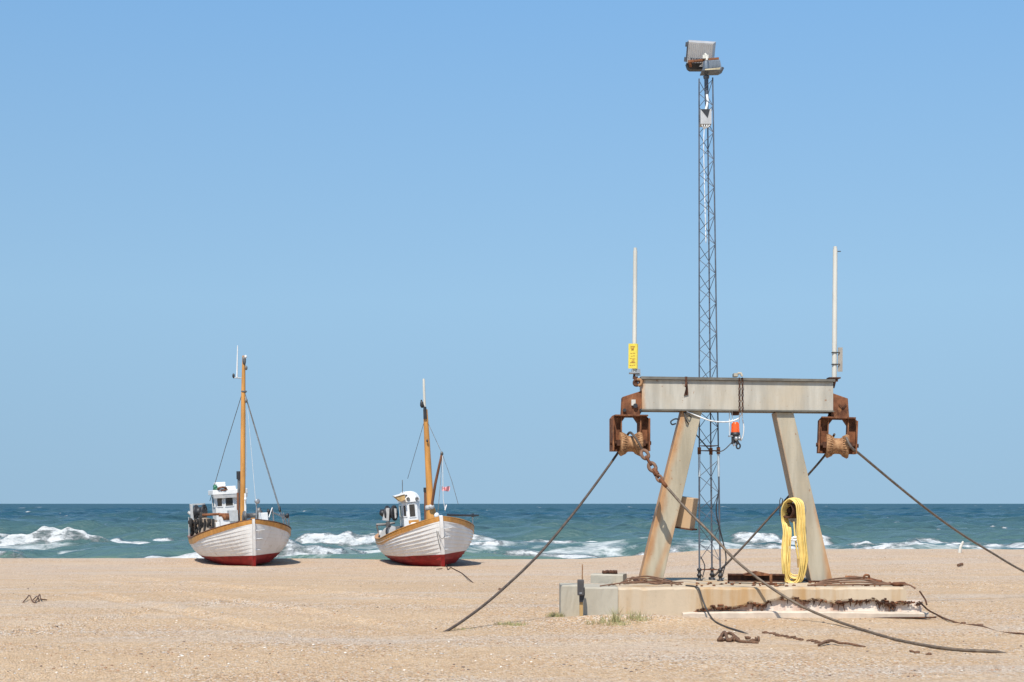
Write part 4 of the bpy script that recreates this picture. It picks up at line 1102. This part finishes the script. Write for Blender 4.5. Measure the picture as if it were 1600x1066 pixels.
m = MB(); m.lump(G(782, 922, .01), (.06, .04, .03), .3); tag(m.build('brown_stone', M['weed']), 'lone brown stone on the sand left of the sagging rope', 'stone')
# items by the bow of the second boat
weed('mooring_chain', 'rusty anchor chain end on the sand under the right boat bow', 'chain', [[(694, 884, .1), (698, 888, .08), (700, 891, .03), (704, 888, .03), (709, 890, .02), (722, 897, .02), (740, 911, -.01)], [(682, 890.5, .02), (691, 890, .03)]], 0.014, M['rust_dark'], nlump=0)

# ------------------------------------------------------------------ grass tufts
def tuft(pos, nb, hgt, spread, label):
    m = MB()
    for k in range(nb):
        an = random.uniform(0, 6.28); rr = spread * math.sqrt(random.random())
        x = pos.x + rr * math.cos(an); y = pos.y + rr * 0.6 * math.sin(an)
        b = Vector((x, y, gz(x, y) - .01)); h_ = hgt * random.uniform(.4, 1.15)
        d = Vector((random.gauss(0, .35), random.gauss(0, .3), 1)).normalized()
        bend = Vector((random.gauss(0.1, .3), random.gauss(0, .3), -.25)) * h_ * .5
        p1 = b + d * h_ * .5; p2 = b + d * h_ + bend
        s_ = Vector((math.cos(an + 1), math.sin(an + 1), 0)) * 0.004
        m.add([b - s_, b + s_, p1 + s_ * .8, p1 - s_ * .8, p2], [(0, 1, 2, 3), (3, 2, 4)])
    return tag(m.build('grass_tuft', M['grass']), label, 'grass', 'tufts of beach grass')
tuft(G(868, 964), 130, .12, .16, 'small green grass tuft at the left edge of the pale grey block')
tuft(G(955, 976), 170, .16, .40, 'wide green grass tuft in front of the grey block by the foundation')
tuft(G(962, 972), 60, .30, .06, 'tall dark grass tuft at the joint of grey block and foundation')
tuft(G(998, 970), 110, .20, .22, 'dry thin grass tuft against the foundation front')
tuft(G(798, 977), 200, .09, .26, 'low yellow green grass patch on the sand under the sagging rope')
tuft(G(722, 984), 60, .06, .20, 'sparse dry grass patch where the sagging rope meets the sand')

# ------------------------------------------------------------------ boats
def make_boat(label, stem_px, bot_py, D0, theta, lst, Bm, Ln, sh_bow, sh_mid, sh_st, hullmat, lap, strakes, sw=.045, cap='wood_dark'):
    p0 = P(stem_px, bot_py, D0)
    root = thing('fishing_boat', label, 'boat', p0, (0, lst, theta), 'fishing boats drawn up on the beach')
    Mx = world_of(root); Mi = Mx.inverted()
    def Lp(px, py, u): return Mi @ P(px, py, D0 + u * math.cos(theta))
    def plan(t):
        if t < 0.42: return (1 - (1 - t / 0.42) ** 2.5) ** 0.78
        return max(0.0, 1 - ((t - 0.42) / 0.58) ** 3.2) ** 0.55
    def sheer(t):
        if t < 0.55: return sh_mid + (sh_bow - sh_mid) * (1 - t / 0.55) ** 1.9
        return sh_mid + (sh_st - sh_mid) * ((t - 0.55) / 0.45) ** 2
    def pt(s, t, side, off=0.0):
        sh = sheer(t); rake = 0.45 * (1 - s) ** 1.5
        k = min(1, t / 0.20); k = k * k * (3 - 2 * k)
        wm = (0.54 * min(1, s / 0.03) + 0.46 * (1 - (1 - max(0, s - .03) / .97) ** 2.1))
        wb = s ** 0.75 * 0.92 + 0.08 * s
        w = plan(t) * Bm / 2 * (wb * (1 - k) + wm * k)
        w = max(w, 0.05) + off * min(1, t * 14 + 0.15)
        return Vector((side * w, rake * (1 - t) + t * Ln, s * sh))
    ts = [(i / 64) ** 1.35 for i in range(65)]
    m = MB()
    s0 = 0.16
    edges = [s0 + (0.985 - s0) * i / strakes for i in range(strakes + 1)]
    for side in (-1, 1):
        rows = [[pt(s, t, side) for t in ts] for s in (0, 0.015, 0.035, 0.08, 0.12, s0)]
        for i in range(strakes):
            rows.append([pt(edges[i], t, side, lap) for t in ts])
            rows.append([pt(edges[i] * .5 + edges[i + 1] * .5, t, side, lap * .5) for t in ts])
            rows.append([pt(edges[i + 1], t, side, 0) for t in ts])
        if side > 0: rows = [r[::-1] for r in rows]
        # faces shaded smooth along the planks, hard at the laps
        for r0, r1 in zip(rows[:-1], rows[1:]): m.grid([r0, r1], True)
    hull = m.build('hull', hullmat, root, local=True)
    # inner bulwark and deck
    m = MB()
    for side in (-1, 1):
        rows = [[pt(s, t, side, -0.07) for t in ts] for s in (0.985, 0.8, 0.62)]
        if side < 0: rows = [r[::-1] for r in rows]
        m.grid(rows, True)
    rows = [[Vector((pt(0.78, t, 1, -.05).x * f_, pt(0.78, t, 1).y, sheer(t) * .78)) for f_ in (-1, -.5, 0, .5, 1)] for t in ts]
    m.grid(rows, True)
    m.build('deck', M['grey'], root, local=True)
    # rubbing strake with cap rail
    m = MB()
    band = 0.17
    for side in (-1, 1):
        rows = [[], [], [], [], []]
        for t in ts:
            sh = sheer(t); s1 = 1 - band * (0.75 + .5 * min(1, t * 3)) / sh
            a_ = pt(s1, t, side, 0.045); b_ = pt(1, t, side, 0.05); 
            rows[0].append(pt(s1, t, side, 0.0)); rows[1].append(a_); rows[2].append(b_)
            rows[3].append(b_ + Vector((-side * .012, 0, .02))); rows[4].append(pt(1, t, side, -0.12) + Vector((0, 0, .02)))
        if side > 0: rows = [r[::-1] for r in rows]
        m.grid(rows, False)
    m.build('rubbing_strake', M['wood'], root, local=True)
    m = MB()
    for side in (-1, 1):
        rows = [[pt(1, t, side, .062) + Vector((0, 0, zz)) if k < 2 else pt(1, t, side, -.10) + Vector((0, 0, zz)) for t in ts] for k, zz in enumerate((.022, .055, .055, .022))]
        if side > 0: rows = [r[::-1] for r in rows]
        m.grid(rows, False)
    m.build('cap_rail', M[cap], root, local=True)
    # stem post
    m = MB()
    pr_ = [pt(s, 0, 1) for s in (0, .1, .25, .4, .6, .8, 1.0)]
    pr_ = [Vector((0, p.y, p.z)) for p in pr_]
    pr_.append(pr_[-1] + Vector((0, -.005, .05)))
    fr = [p + Vector((0, -.09, 0)) for p in pr_]; bk = [p + Vector((0, .10, 0)) for p in pr_]
    n_ = len(pr_)
    vs = [v + Vector((sx, 0, 0)) for sx in (-sw, sw) for v in fr + bk]
    fs = []
    for i in range(n_ - 1):
        fs += [(i, i + 1, n_ + i + 1, n_ + i), (2 * n_ + i, 3 * n_ + i, 3 * n_ + i + 1, 2 * n_ + i + 1), (i, 2 * n_ + i, 2 * n_ + i + 1, i + 1)]
    fs.append((n_ - 1, 2 * n_ + n_ - 1, 3 * n_ + n_ - 1, 2 * n_ - 1))
    m.add(vs, fs)
    m.build('stem', hullmat, root, local=True)
    # keel shoe
    m = MB(); m.mm((-.07, .42, -.12), (.07, Ln * .9, .03)); m.build('keel', hullmat, root, local=True)
    # rungs on the stem
    for zz in (0.36, 0.60, 0.78):
        m = MB(); q0 = pt(zz, 0, 1); h_ = q0.z
        a_ = Vector((0.05, q0.y - .03, h_)); b_ = pt(zz, 0.03, 1, .05); b_.z = h_ - .01
        m.tube([a_, Vector((b_.x * .5 + .08, q0.y + .02, h_)), b_ + Vector((.03, .03, 0))], 0.018, 6); m.build('rung', M['white_clean'], root, local=True)
    return root, Lp, pt, sheer
def lbox(root, Lp, name, mat, px0, px1, py0, py1, u, depth, bevel=0.0, parent=None):
    a_, b_ = Lp(px0, py1, u), Lp(px1, py0, u)
    m = MB(); m.mm((a_.x, a_.y, a_.z), (b_.x, a_.y + depth, b_.z))
    return m.build(name, mat, parent or root, local=True, bevel=bevel)
def ltube(root, Lp, name, mat, pts, r, seg=6, sm=False, parent=None):
    m = MB(); pp = [Lp(*p) for p in pts]
    m.tube(smooth_path(pp, 5) if sm else pp, r, seg); return m.build(name, mat, parent or root, local=True)

# ---- left boat
h1 = hull_mat('hull_left_boat', 0.43, -0.012, 0.55)
b1, L1, pt1, sh1 = make_boat('left white fishing boat with straight orange mast, black funnel and net hauler', 400, 886.5, 52.6, R(18), R(-3.2), 3.70, 9.6, 1.74, 1.06, 1.3, h1, 0.026, 10)
def wheelhouse(root, Lp, px0, px1, py_roof, py_base, u, dep, cham, mats, fw, lw, below=None):
    a_, b_ = Lp(px0, py_base, u), Lp(px1, py_roof, u)
    x0, x1, z0, z1, y0 = a_.x, b_.x, min(a_.z, 0.7), b_.z, a_.y
    m = MB(); c_ = cham
    poly = [(x0, y0 + dep, z0), (x0, y0 + c_, z0), (x0 + c_ * .9, y0, z0), (x1 - c_ * .9, y0, z0), (x1, y0 + c_, z0), (x1, y0 + dep, z0)]
    m.prism(poly[::-1], (0, 0, z1 - z0))
    wh = m.build('wheelhouse', mats, root, local=True, bevel=.01)
    def pane(p, q_, w0, w1, zz0, zz1):
        p, q_ = Vector(p), Vector(q_); d = q_ - p; nn = Vector((d.y, -d.x, 0)).normalized()
        if nn.y > 0.3: nn = -nn
        m = MB()
        for (a0, a1, b0, b1) in ((w0, w1, zz0, zz1),):
            A_, B_ = p + d * a0, p + d * a1
            f_ = 0.03
            for (s0_, s1_, t0_, t1_) in ((a0, a1, b1, b1 + f_), (a0, a1, b0 - f_, b0), (a0 - f_ / d.length, a0, b0 - f_, b1 + f_), (a1, a1 + f_ / d.length, b0 - f_, b1 + f_)):
                c0_, c1_ = p + d * s0_ + nn * .002, p + d * s1_ + nn * .002
                m.prism([Vector((c0_.x, c0_.y, t0_)), Vector((c1_.x, c1_.y, t0_)), Vector((c1_.x, c1_.y, t1_)), Vector((c0_.x, c0_.y, t1_))], nn * .025)
            fr = m.build('window', M['white_clean'] if fw[4] else M['wood'], root, local=True)
            m = MB(); c0_, c1_ = A_ + nn * .004, B_ + nn * .004
            m.prism([Vector((c0_.x, c0_.y, b0)), Vector((c1_.x, c1_.y, b0)), Vector((c1_.x, c1_.y, b1)), Vector((c0_.x, c0_.y, b1))], nn * .006)
            m.build('pane', M['glass'], fr, local=True)
    zf = lambda py: Lp(px0, py, u).z
    pane(poly[2], poly[3], fw[0], fw[1], zf(fw[3]), zf(fw[2]))
    pane(poly[1], poly[2], lw[0], lw[1], zf(lw[3]), zf(lw[2]))
    pane(poly[5], poly[4], .3, .8, zf(lw[3]), zf(lw[2]))
    pane((x0, y0 + dep, 0), (x0, y0 + c_, 0), .2, .75, zf(lw[3]), zf(lw[2]))
    return wh, (x0, x1, y0, z0, z1)
wh, (x0, x1, y0, z0, z1) = wheelhouse(b1, L1, 340, 385, 771, 815, 5.6, 1.7, .34, M['white'], (.10, .62, 777, 791.5, True), (.25, .8, 776, 791.5))
m = MB(); m.prism([(x0 - .12, y0 + 1.9, z1), (x0 - .12, y0 + .1, z1), (x0 + .25, y0 - .18, z1), (x1 - .25, y0 - .18, z1), (x1 + .12, y0 + .1, z1), (x1 + .12, y0 + 1.9, z1)][::-1], (0, 0, .20)); m.build('roof', M['white_clean'], b1, local=True, bevel=.02)
m = MB(); m.prism([(x0 - .1, y0 + .1, z1 - .14), (x0 + .25, y0 - .16, z1 - .14), (x1 - .25, y0 - .16, z1 - .14), (x1 + .1, y0 + .1, z1 - .14)][::-1], (0, 0, .138)); m.build('visor', M['grey_light'], b1, local=True)
lbox(b1, L1, 'liferaft_box', M['white_clean'], 337, 353, 753, 763, 6.4, .7, .03)
lbox(b1, L1, 'roof_locker', M['white'], 353, 369, 759, 766, 6.6, .5, .02)
m = MB(); m.lump(L1(336, 762, 5.9), (.10, .10, .12), .3); m.lump(L1(339, 765, 5.8), (.10, .08, .06), .3); m.build('fender', M['green'], b1, local=True)
m = MB(); m.torus(L1(347, 764, 5.6), (0, .4, 1), .16, .045); m.lump(L1(351, 766, 5.6), (.2, .12, .05), .2); m.build('lifebuoy', M['wood_dark'], b1, local=True)
ltube(b1, L1, 'funnel', M['black'], [(373.5, 749, 4.4), (373.3, 736.5, 4.4)], .10, 12)
ltube(b1, L1, 'exhaust_pipe', M['machine'], [(373.5, 818, 4.4), (373.5, 748, 4.4)], .065, 10)
ltube(b1, L1, 'pipe_cover', M['wood_dark'], [(372, 815, 4.35), (372, 770, 4.35)], .055, 8)
ltube(b1, L1, 'mast', M['wood'], [(379.3, 822, 3.6), (379.6, 700, 3.6), (380.2, 612, 3.6), (381, 556, 3.6)], [.105, .10, .085, .06], 14)
ltube(b1, L1, 'mast_sleeve', M['white_clean'], [(383.3, 812, 3.55), (383.3, 771, 3.55)], .045, 8)
for px, py, u_, s3 in ((381.5, 564, 3.55, (.08, .1, .18)), (384.5, 575, 3.5, (.06, .06, .09)), (381, 612, 3.6, (.12, .12, .06)), (384.5, 626, 3.5, (.06, .06, .09))):
    m = MB(); m.lump(L1(px, py, u_), s3, .15); m.build('mast_fitting', M['machine'], b1, local=True)
for px, py, u_ in ((384, 557.5, 3.5), (383.5, 780, 3.4)):
    m = MB(); m.lump(L1(px, py, u_), (.055, .055, .07), .05); m.build('mast_lamp', M['white_clean'], b1, local=True)
ltube(b1, L1, 'antenna', M['white_clean'], [(370.2, 590, 3.6), (371.3, 540, 3.6)], [.035, .018], 6)
ltube(b1, L1, 'antenna_arm', M['grey'], [(364, 590, 3.6), (381, 591.5, 3.6)], .022, 6)
m = MB(); m.lump(L1(365, 587.5, 3.6), (.05, .05, .10), .1); m.build('aerial', M['black'], b1, local=True)
for pts in ([(379, 613, 3.6), (352, 700, 5.2), (328, 783, 6.6)], [(382, 612, 3.6), (412, 712, 3.0), (440, 803, 2.6)], [(385, 625, 3.6), (407, 700, 2.9), (437, 798, 2.4)]):
    ltube(b1, L1, 'stay', M['machine'], pts, .014, 5)
for pts in ([(383, 600, 3.6), (385, 700, 3.5), (384.5, 745, 3.5)], [(387, 640, 3.5), (394, 720, 2.0), (400, 790, .6)]):
    ltube(b1, L1, 'halyard', M['grey'], pts, .009, 5)
ltube(b1, L1, 'bow_staff', M['galv'], [(400.5, 812, .5), (401, 780, .5)], .022, 6)
m = MB(); m.lathe(L1(401.5, 783.5, .45), (0.3, -1, 0), [(-.08, 0), (-.08, .07), (.06, .10), (.08, .08), (.08, 0)], 12); m.build('bow_lamp', M['galv'], b1, local=True)
lbox(b1, L1, 'fish_box', M['white_clean'], 406, 419, 801, 814, 1.4, .5, .01)
lbox(b1, L1, 'engine_casing', M['grey'], 359, 372, 797, 815, 4.0, .7, .01)
m = MB(); q_ = L1(353, 806, 4.2); m.cyl(q_ + Vector((-.28, 0, .05)), q_ + Vector((.25, 0, .02)), .07, 10); m.lathe(q_ + Vector((.25, 0, .02)), (1, 0, 0), [(-.06, 0), (-.06, .16), (.06, .16), (.06, 0)], 12); m.lump(q_ + Vector((.0, -.1, -.05)), (.2, .12, .12), .3); m.cyl(q_ + Vector((-.9, .2, .08)), q_ + Vector((-.2, .1, .08)), .05, 8); m.build('winch', M['rust'], b1, local=True)
m = MB(); q_ = L1(393, 806, 1.7); m.lathe(q_, (1, .2, 0), [(-.3, 0), (-.3, .2), (-.25, .2), (-.24, .1), (.24, .1), (.25, .2), (.3, .2), (.3, 0)], 14); m.mm(q_ + Vector((-.36, -.05, -.6)), q_ + Vector((-.31, .05, .05))); m.lump(q_ + Vector((.3, 0, .1)), (.12, .1, .2), .3); m.build('windlass', M['machine'], b1, local=True)
# net hauler at left
m = MB(); q_ = L1(313, 800, 6.2)
m.lathe(q_, (1, -.5, 0), [(-.20, 0), (-.20, .30), (-.14, .30), (-.1, .2), (.1, .2), (.14, .30), (.20, .30), (.20, 0)], 16)
m.build('net_hauler', M['black'], b1, local=True)
m = MB(); m.mm(q_ + Vector((-.40, -.16, -.32)), q_ + Vector((-.30, .2, .32))); m.mm(q_ + Vector((.12, .1, -.35)), q_ + Vector((.22, .3, .34))); m.mm(q_ + Vector((-.4, .1, .28)), q_ + Vector((.22, .25, .35))); m.build('hauler_frame', M['grey'], b1, local=True)
ltube(b1, L1, 'hauler_arm', M['grey'], [(294, 800, 6.2), (304, 809, 6.2), (312, 813, 6.2)], .06, 8)
m = MB()
for k in range(15):
    m.lump(L1(random.uniform(298, 330), random.uniform(806, 818) if k % 3 else random.uniform(815, 836), 4.9 + random.uniform(-.2, .3)), (random.uniform(.05, .14), .12, random.uniform(.06, .2)), .4, 7, 5)
m.build('net_heap', M['tar'], b1, local=True)
m = MB(); rows = []
for zz in np.linspace(-.1, 1, 8):
    rows.append([L1(300 + 39 * f_ + 1.5 * math.sin(f_ * 9 + zz * 4), 842 - 28 * zz - 5 * zz * math.sin(f_ * 3.0), 5.2 + .5 * math.sin(f_ * 3) * -1) for f_ in np.linspace(0, 1, 14)])
m.grid(rows[::-1], True); m.build('side_screen', M['tarp'], b1, local=True)
m = MB()
for k in range(9):
    px = 300 + 4.0 * k + random.uniform(-1, 1); y1 = random.uniform(822, 839)
    f_ = (px - 300) / 39
    m.tube(smooth_path([L1(px, 811, 4.6), L1(px + random.uniform(-1, 1), 816, 4.62), L1(px + random.uniform(-1.5, 1.5), y1 - 4, 4.75), L1(px + random.uniform(-2, 2), y1, 4.85)], 4), random.choice((.03, .045, .06)), 6)
m.build('hanging_rope', M['tar'], b1, local=True)
lbox(b1, L1, 'fish_box', M['white_clean'], 338, 350, 816, 832, 4.6, .5, .01)
lbox(b1, L1, 'deck_hatch', M['white'], 345, 372, 811, 822, 4.0, .4, .01)
ltube(b1, L1, 'rail_post', M['grey'], [(295.5, 838, 5.6), (295, 808, 5.6)], .022, 6)
for pts in ([(418, 815, 1.6), (425.5, 793.5, 1.9)], [(425.5, 793.5, 1.9), (428, 818, 2.0)], [(425, 800, 1.9), (447, 810, 3.4)], [(440, 803, 3.2), (446, 829, 3.4)], [(443, 802, 3.4), (450, 826, 3.8)], [(437, 803, 3), (451, 808, 3.8)], [(451, 808, 3.8), (451.5, 832, 3.9)]):
    ltube(b1, L1, 'rail', M['galv'], pts, .028, 6)
m = MB(); m.lump(L1(419.5, 800, 1.8), (.07, .07, .12), .2); m.lump(L1(449, 806, 3.4), (.09, .09, .10), .2); m.lump(L1(437, 796, 2.6), (.05, .05, .12), .2); m.build('rail_block', M['black'], b1, local=True)
m = MB(); m.box((0, .12, sh1(0) + .04), (.13, .22, .10)); m.build('stem_cap', M['wood'], b1, local=True)

# ---- right boat
h2 = hull_mat('hull_right_boat', 0.50, -0.012, 0.2)
b2, L2, pt2, sh2 = make_boat('right white fishing boat leaning left with orange mast, brown boom and pink flag', 695.5, 888, 52.0, R(12.5), R(-4.8), 3.48, 9.3, 1.86, 1.08, 1.3, h2, 0.046, 10, .06, 'wood')
wh, (x0, x1, y0, z0, z1) = wheelhouse(b2, L2, 633, 657, 783, 826, 5.0, 1.3, .16, M['white_clean'], (.22, .78, 789, 808.5, True), (.2, .8, 790, 807))
for o in b2.children:
    pass
m = MB(); rows = []
for j in range(7):
    an = j / 6 * math.pi / 2
    hz, rr = .43 * math.sin(an), math.cos(an) * .72 + .28
    ring_ = [(x0 - .05, y0 + 1.35), (x0 - .05, y0 + .2), (x0 + .15, y0 - .08), (x1 - .15, y0 - .08), (x1 + .05, y0 + .2), (x1 + .05, y0 + 1.35)]
    cx_, cy_ = (x0 + x1) / 2 - .05, y0 + .75
    rows.append([Vector((cx_ + (x - cx_) * (rr if j < 6 else .3), cy_ + (y - cy_) * (rr if j < 6 else .3), z1 + hz)) for x, y in ring_ + [ring_[0]]])
m.grid([r for r in rows], False); m.add(rows[-1][:-1], [tuple(range(6))]); m.build('roof_dome', M['white_clean'], b2, local=True)
m = MB()
for px in (638, 652): q_ = L2(px, 779.5, 4.9); q_.y = y0 - .085; m.lathe(q_, (0, -1, 0), [(-.02, 0), (-.02, .07), (.03, .07), (.03, .045), (.01, 0)], 12)
q_ = L2(634, 774, 4.9); m.box((q_.x, y0 + .02, q_.z), (.16, .06, .05)); m.build('roof_lamp', M['machine'], b2, local=True)
m = MB(); m.prism([L2(616, 775.5, 4.7), L2(632, 772, 4.7), L2(633, 781, 4.7), L2(626, 784, 4.7)], (0, .5, 0)); m.build('roof_board', M['wood_post'], b2, local=True)
m = MB(); m.prism([L2(615.5, 775, 4.66), L2(632, 770.5, 4.66), L2(632, 772.3, 4.66), L2(617, 776.6, 4.66)], (0, .55, 0)); m.build('board_edge', M['white_clean'], b2, local=True)
q0, q1 = L2(639, 818.5, 5.0), L2(655, 812, 5.0)
m = MB(); m.mm((q0.x, y0 - .012, q0.z), (q1.x, y0 - .002, q1.z)); m.build('front_panel', M['wood'], b2, local=True)
m = MB(); m.lump(L2(649, 821, 4.6), (.22, .15, .13), .2); m.lump(L2(659, 819, 4.3), (.12, .1, .1), .2); m.build('fender', M['white_clean'], b2, local=True)
ltube(b2, L2, 'whip_antenna', M['machine'], [(630, 832, 5.2), (628.6, 750, 5.2)], .014, 5)
ltube(b2, L2, 'mast', M['wood'], [(674.5, 818, 2.6), (673.5, 800, 2.6), (672.5, 790, 2.6), (670, 745, 2.6), (667.2, 690, 2.6), (664.6, 640, 2.6)], [.21, .20, .14, .125, .11, .085], 14)
ltube(b2, L2, 'topmast', M['white_pole'], [(663.6, 640, 2.55), (662, 592, 2.55)], [.055, .045], 10)
m = MB(); m.tube([L2(664.5, 655, 2.5), L2(663.8, 636, 2.5)], [.07, .06], 8); m.lump(L2(659, 632, 2.5), (.07, .07, .14), .2); m.tube([L2(658, 625, 2.5), L2(663, 637, 2.5)], .03, 6); m.lump(L2(667.5, 689, 2.4), (.04, .04, .06), .1); m.build('mast_fitting', M['black'], b2, local=True)
m = MB(); m.lathe(L2(671.5, 793, 2.6), (0, 0, 1), [(-.08, .17), (-.08, .19), (.07, .17), (.09, .13)], 12); m.lump(L2(674, 792, 2.3), (.12, .08, .1), .15); m.build('mast_collar', M['grey'], b2, local=True)
ltube(b2, L2, 'exhaust_pipe', M['wood_dark'], [(666, 815, 2.9), (665.5, 768, 2.9)], .08, 10)
ltube(b2, L2, 'pipe_band', M['black'], [(665.6, 769, 2.9), (665.5, 762, 2.9)], .10, 10)
ltube(b2, L2, 'boom', M['wood_dark'], [(674.5, 791, 2.3), (680, 757, 2.1), (690, 711, 1.9)], [.055, .055, .045], 8)
m = MB(); m.lump(L2(690.5, 709, 1.9), (.06, .06, .08), .15); m.build('boom_block', M['machine'], b2, local=True)
for pts in ([(666, 655, 2.6), (690, 707, 1.9)], [(664, 655, 2.6), (651, 700, 3.5), (637, 748, 4.6)], [(692, 712, 1.9), (706, 752, 1.6), (716, 788, 1.4)], [(691, 712, 1.9), (688, 757, 1.2), (684, 803, .8)]):
    ltube(b2, L2, 'stay', M['machine'], pts, .010, 5)
ltube(b2, L2, 'halyard', M['grey'], [(691.5, 712, 1.9), (692.5, 780, .6), (696, 800, .3)], .014, 5)
m = MB(); rows = []
for j in range(9):
    f_ = j / 8
    rows.append([L2(690.2 + 12.8 * f_, 759.8 + 1.0 * math.sin(f_ * 5) + f_ * 1.0, 1.4 + .12 * math.sin(f_ * 8)), L2(690.2 + 12.8 * f_ + .5 * math.sin(f_ * 6), 764, 1.4 + .14 * math.sin(f_ * 8 + .5)), L2(690.6 + 10.8 * f_, 767.6 - .4 * math.sin(f_ * 6), 1.4 + .12 * math.sin(f_ * 8 + 1))])
m.grid(rows, True); m.build('flag', plain('faded_pink_flag', (0.80, 0.36, 0.38), .8, 0, .2, 9), b2, local=True)
m = MB(); m.prism([L2(691.5, 763, 1.22), L2(699, 764, 1.22), L2(695, 765.4, 1.22)], (0, .02, 0)); m.build('flag_mark', M['red'], b2, local=True)
m = MB(); m.prism([L2(694.5, 797, .25), L2(697, 788.5, .25), L2(698.5, 789, .25), L2(695.8, 797.5, .25)], (0, .04, 0)); m.build('pennant', M['white_clean'], b2, local=True)
m = MB(); m.lump(L2(682.5, 806, .75), (.10, .10, .12), .04, 12, 8); m.build('buoy', M['white_clean'], b2, local=True)
ltube(b2, L2, 'spar', M['black'], [(700, 804.6, .4), (722, 805.3, 2.0), (741, 805.6, 3.2), (747.5, 805.2, 3.6)], [.05, .045, .045, .03], 8)
ltube(b2, L2, 'rail_post', M['grey'], [(738.8, 826, 3.2), (738.5, 803, 3.2)], .02, 6)
m = MB(); m.box(L2(738.5, 805.2, 3.15), (.10, .1, .13)); m.build('rail_block', M['black'], b2, local=True)
# hauler and gear aft at left
m = MB(); q_ = L2(611, 802, 5.8)
m.lathe(q_, (1, -.6, 0), [(-.17, 0), (-.17, .32), (-.12, .32), (-.09, .2), (.09, .2), (.12, .32), (.17, .32), (.17, 0)], 16); m.lump(L2(598, 802, 5.9), (.16, .2, .16), .2); m.build('net_hauler', M['black'], b2, local=True)
m = MB(); m.prism([L2(598, 813, 5.6), L2(600, 802, 5.6), L2(604, 794, 5.6), L2(608.5, 794, 5.6), L2(607.5, 814, 5.6)], (0, .2, 0)); m.prism([L2(614.5, 812, 5.7), L2(614.5, 794, 5.7), L2(619.5, 795, 5.7), L2(619.5, 809, 5.7)], (0, .2, 0)); m.build('hauler_frame', M['grey_light'], b2, local=True)
m = MB(); m.tube([L2(588, 820, 5.6), L2(602, 819.5, 5.6), L2(617, 817, 5.6)], .05, 8); m.tube([L2(588.3, 820, 5.6), L2(591.5, 833, 5.6)], .035, 6); m.tube([L2(606, 815, 5.6), L2(607, 828, 5.6)], .09, 8); m.build('hauler_arm', M['machine'], b2, local=True)
m = MB(); m.torus(L2(609.5, 831, 5.3), (.5, -1, 0), .18, .04, 1.3, 16, 6, (0, 0, 1)); m.torus(L2(596, 841, 5.5), (.7, -1, 0), .14, .035); m.build('hose_reel', M['black'], b2, local=True)
m = MB(); a_, b_ = L2(613, 832, 5.6), L2(632, 822, 5.6); m.mm((a_.x, a_.y, a_.z - .3), (b_.x, a_.y + .7, b_.z)); m.build('deck_box', M['machine'], b2, local=True, bevel=.02)
m = MB(); rows = []
for zz in np.linspace(-.2, 1, 6): rows.append([L2(594 + 24 * f_, 848 - 15 * zz - 9 * f_ - 6 * zz * math.sin(f_ * 3), 5.3) for f_ in np.linspace(0, 1, 10)])
m.grid(rows[::-1], True); m.build('side_screen', M['grey_light'], b2, local=True)
lbox(b2, L2, 'fish_box', M['white_clean'], 593, 597, 829, 836, 5.4, .3, .01)
ltube(b2, L2, 'anchor_rope', M['machine'], [(683, 812, .35), (682, 826, .12), (685, 845, .10), (690, 863, .25)], .014, 5, True)
ltube(b2, L2, 'anchor_rope', M['machine'], [(683, 826, .15), (687, 838, -.02), (691, 842, -.12), (695, 838, -.2)], .012, 5, True)
m = MB(); m.box((0, .10, sh2(0) + .03), (.13, .22, .10)); m.build('stem_cap', M['white_clean'], b2, local=True)
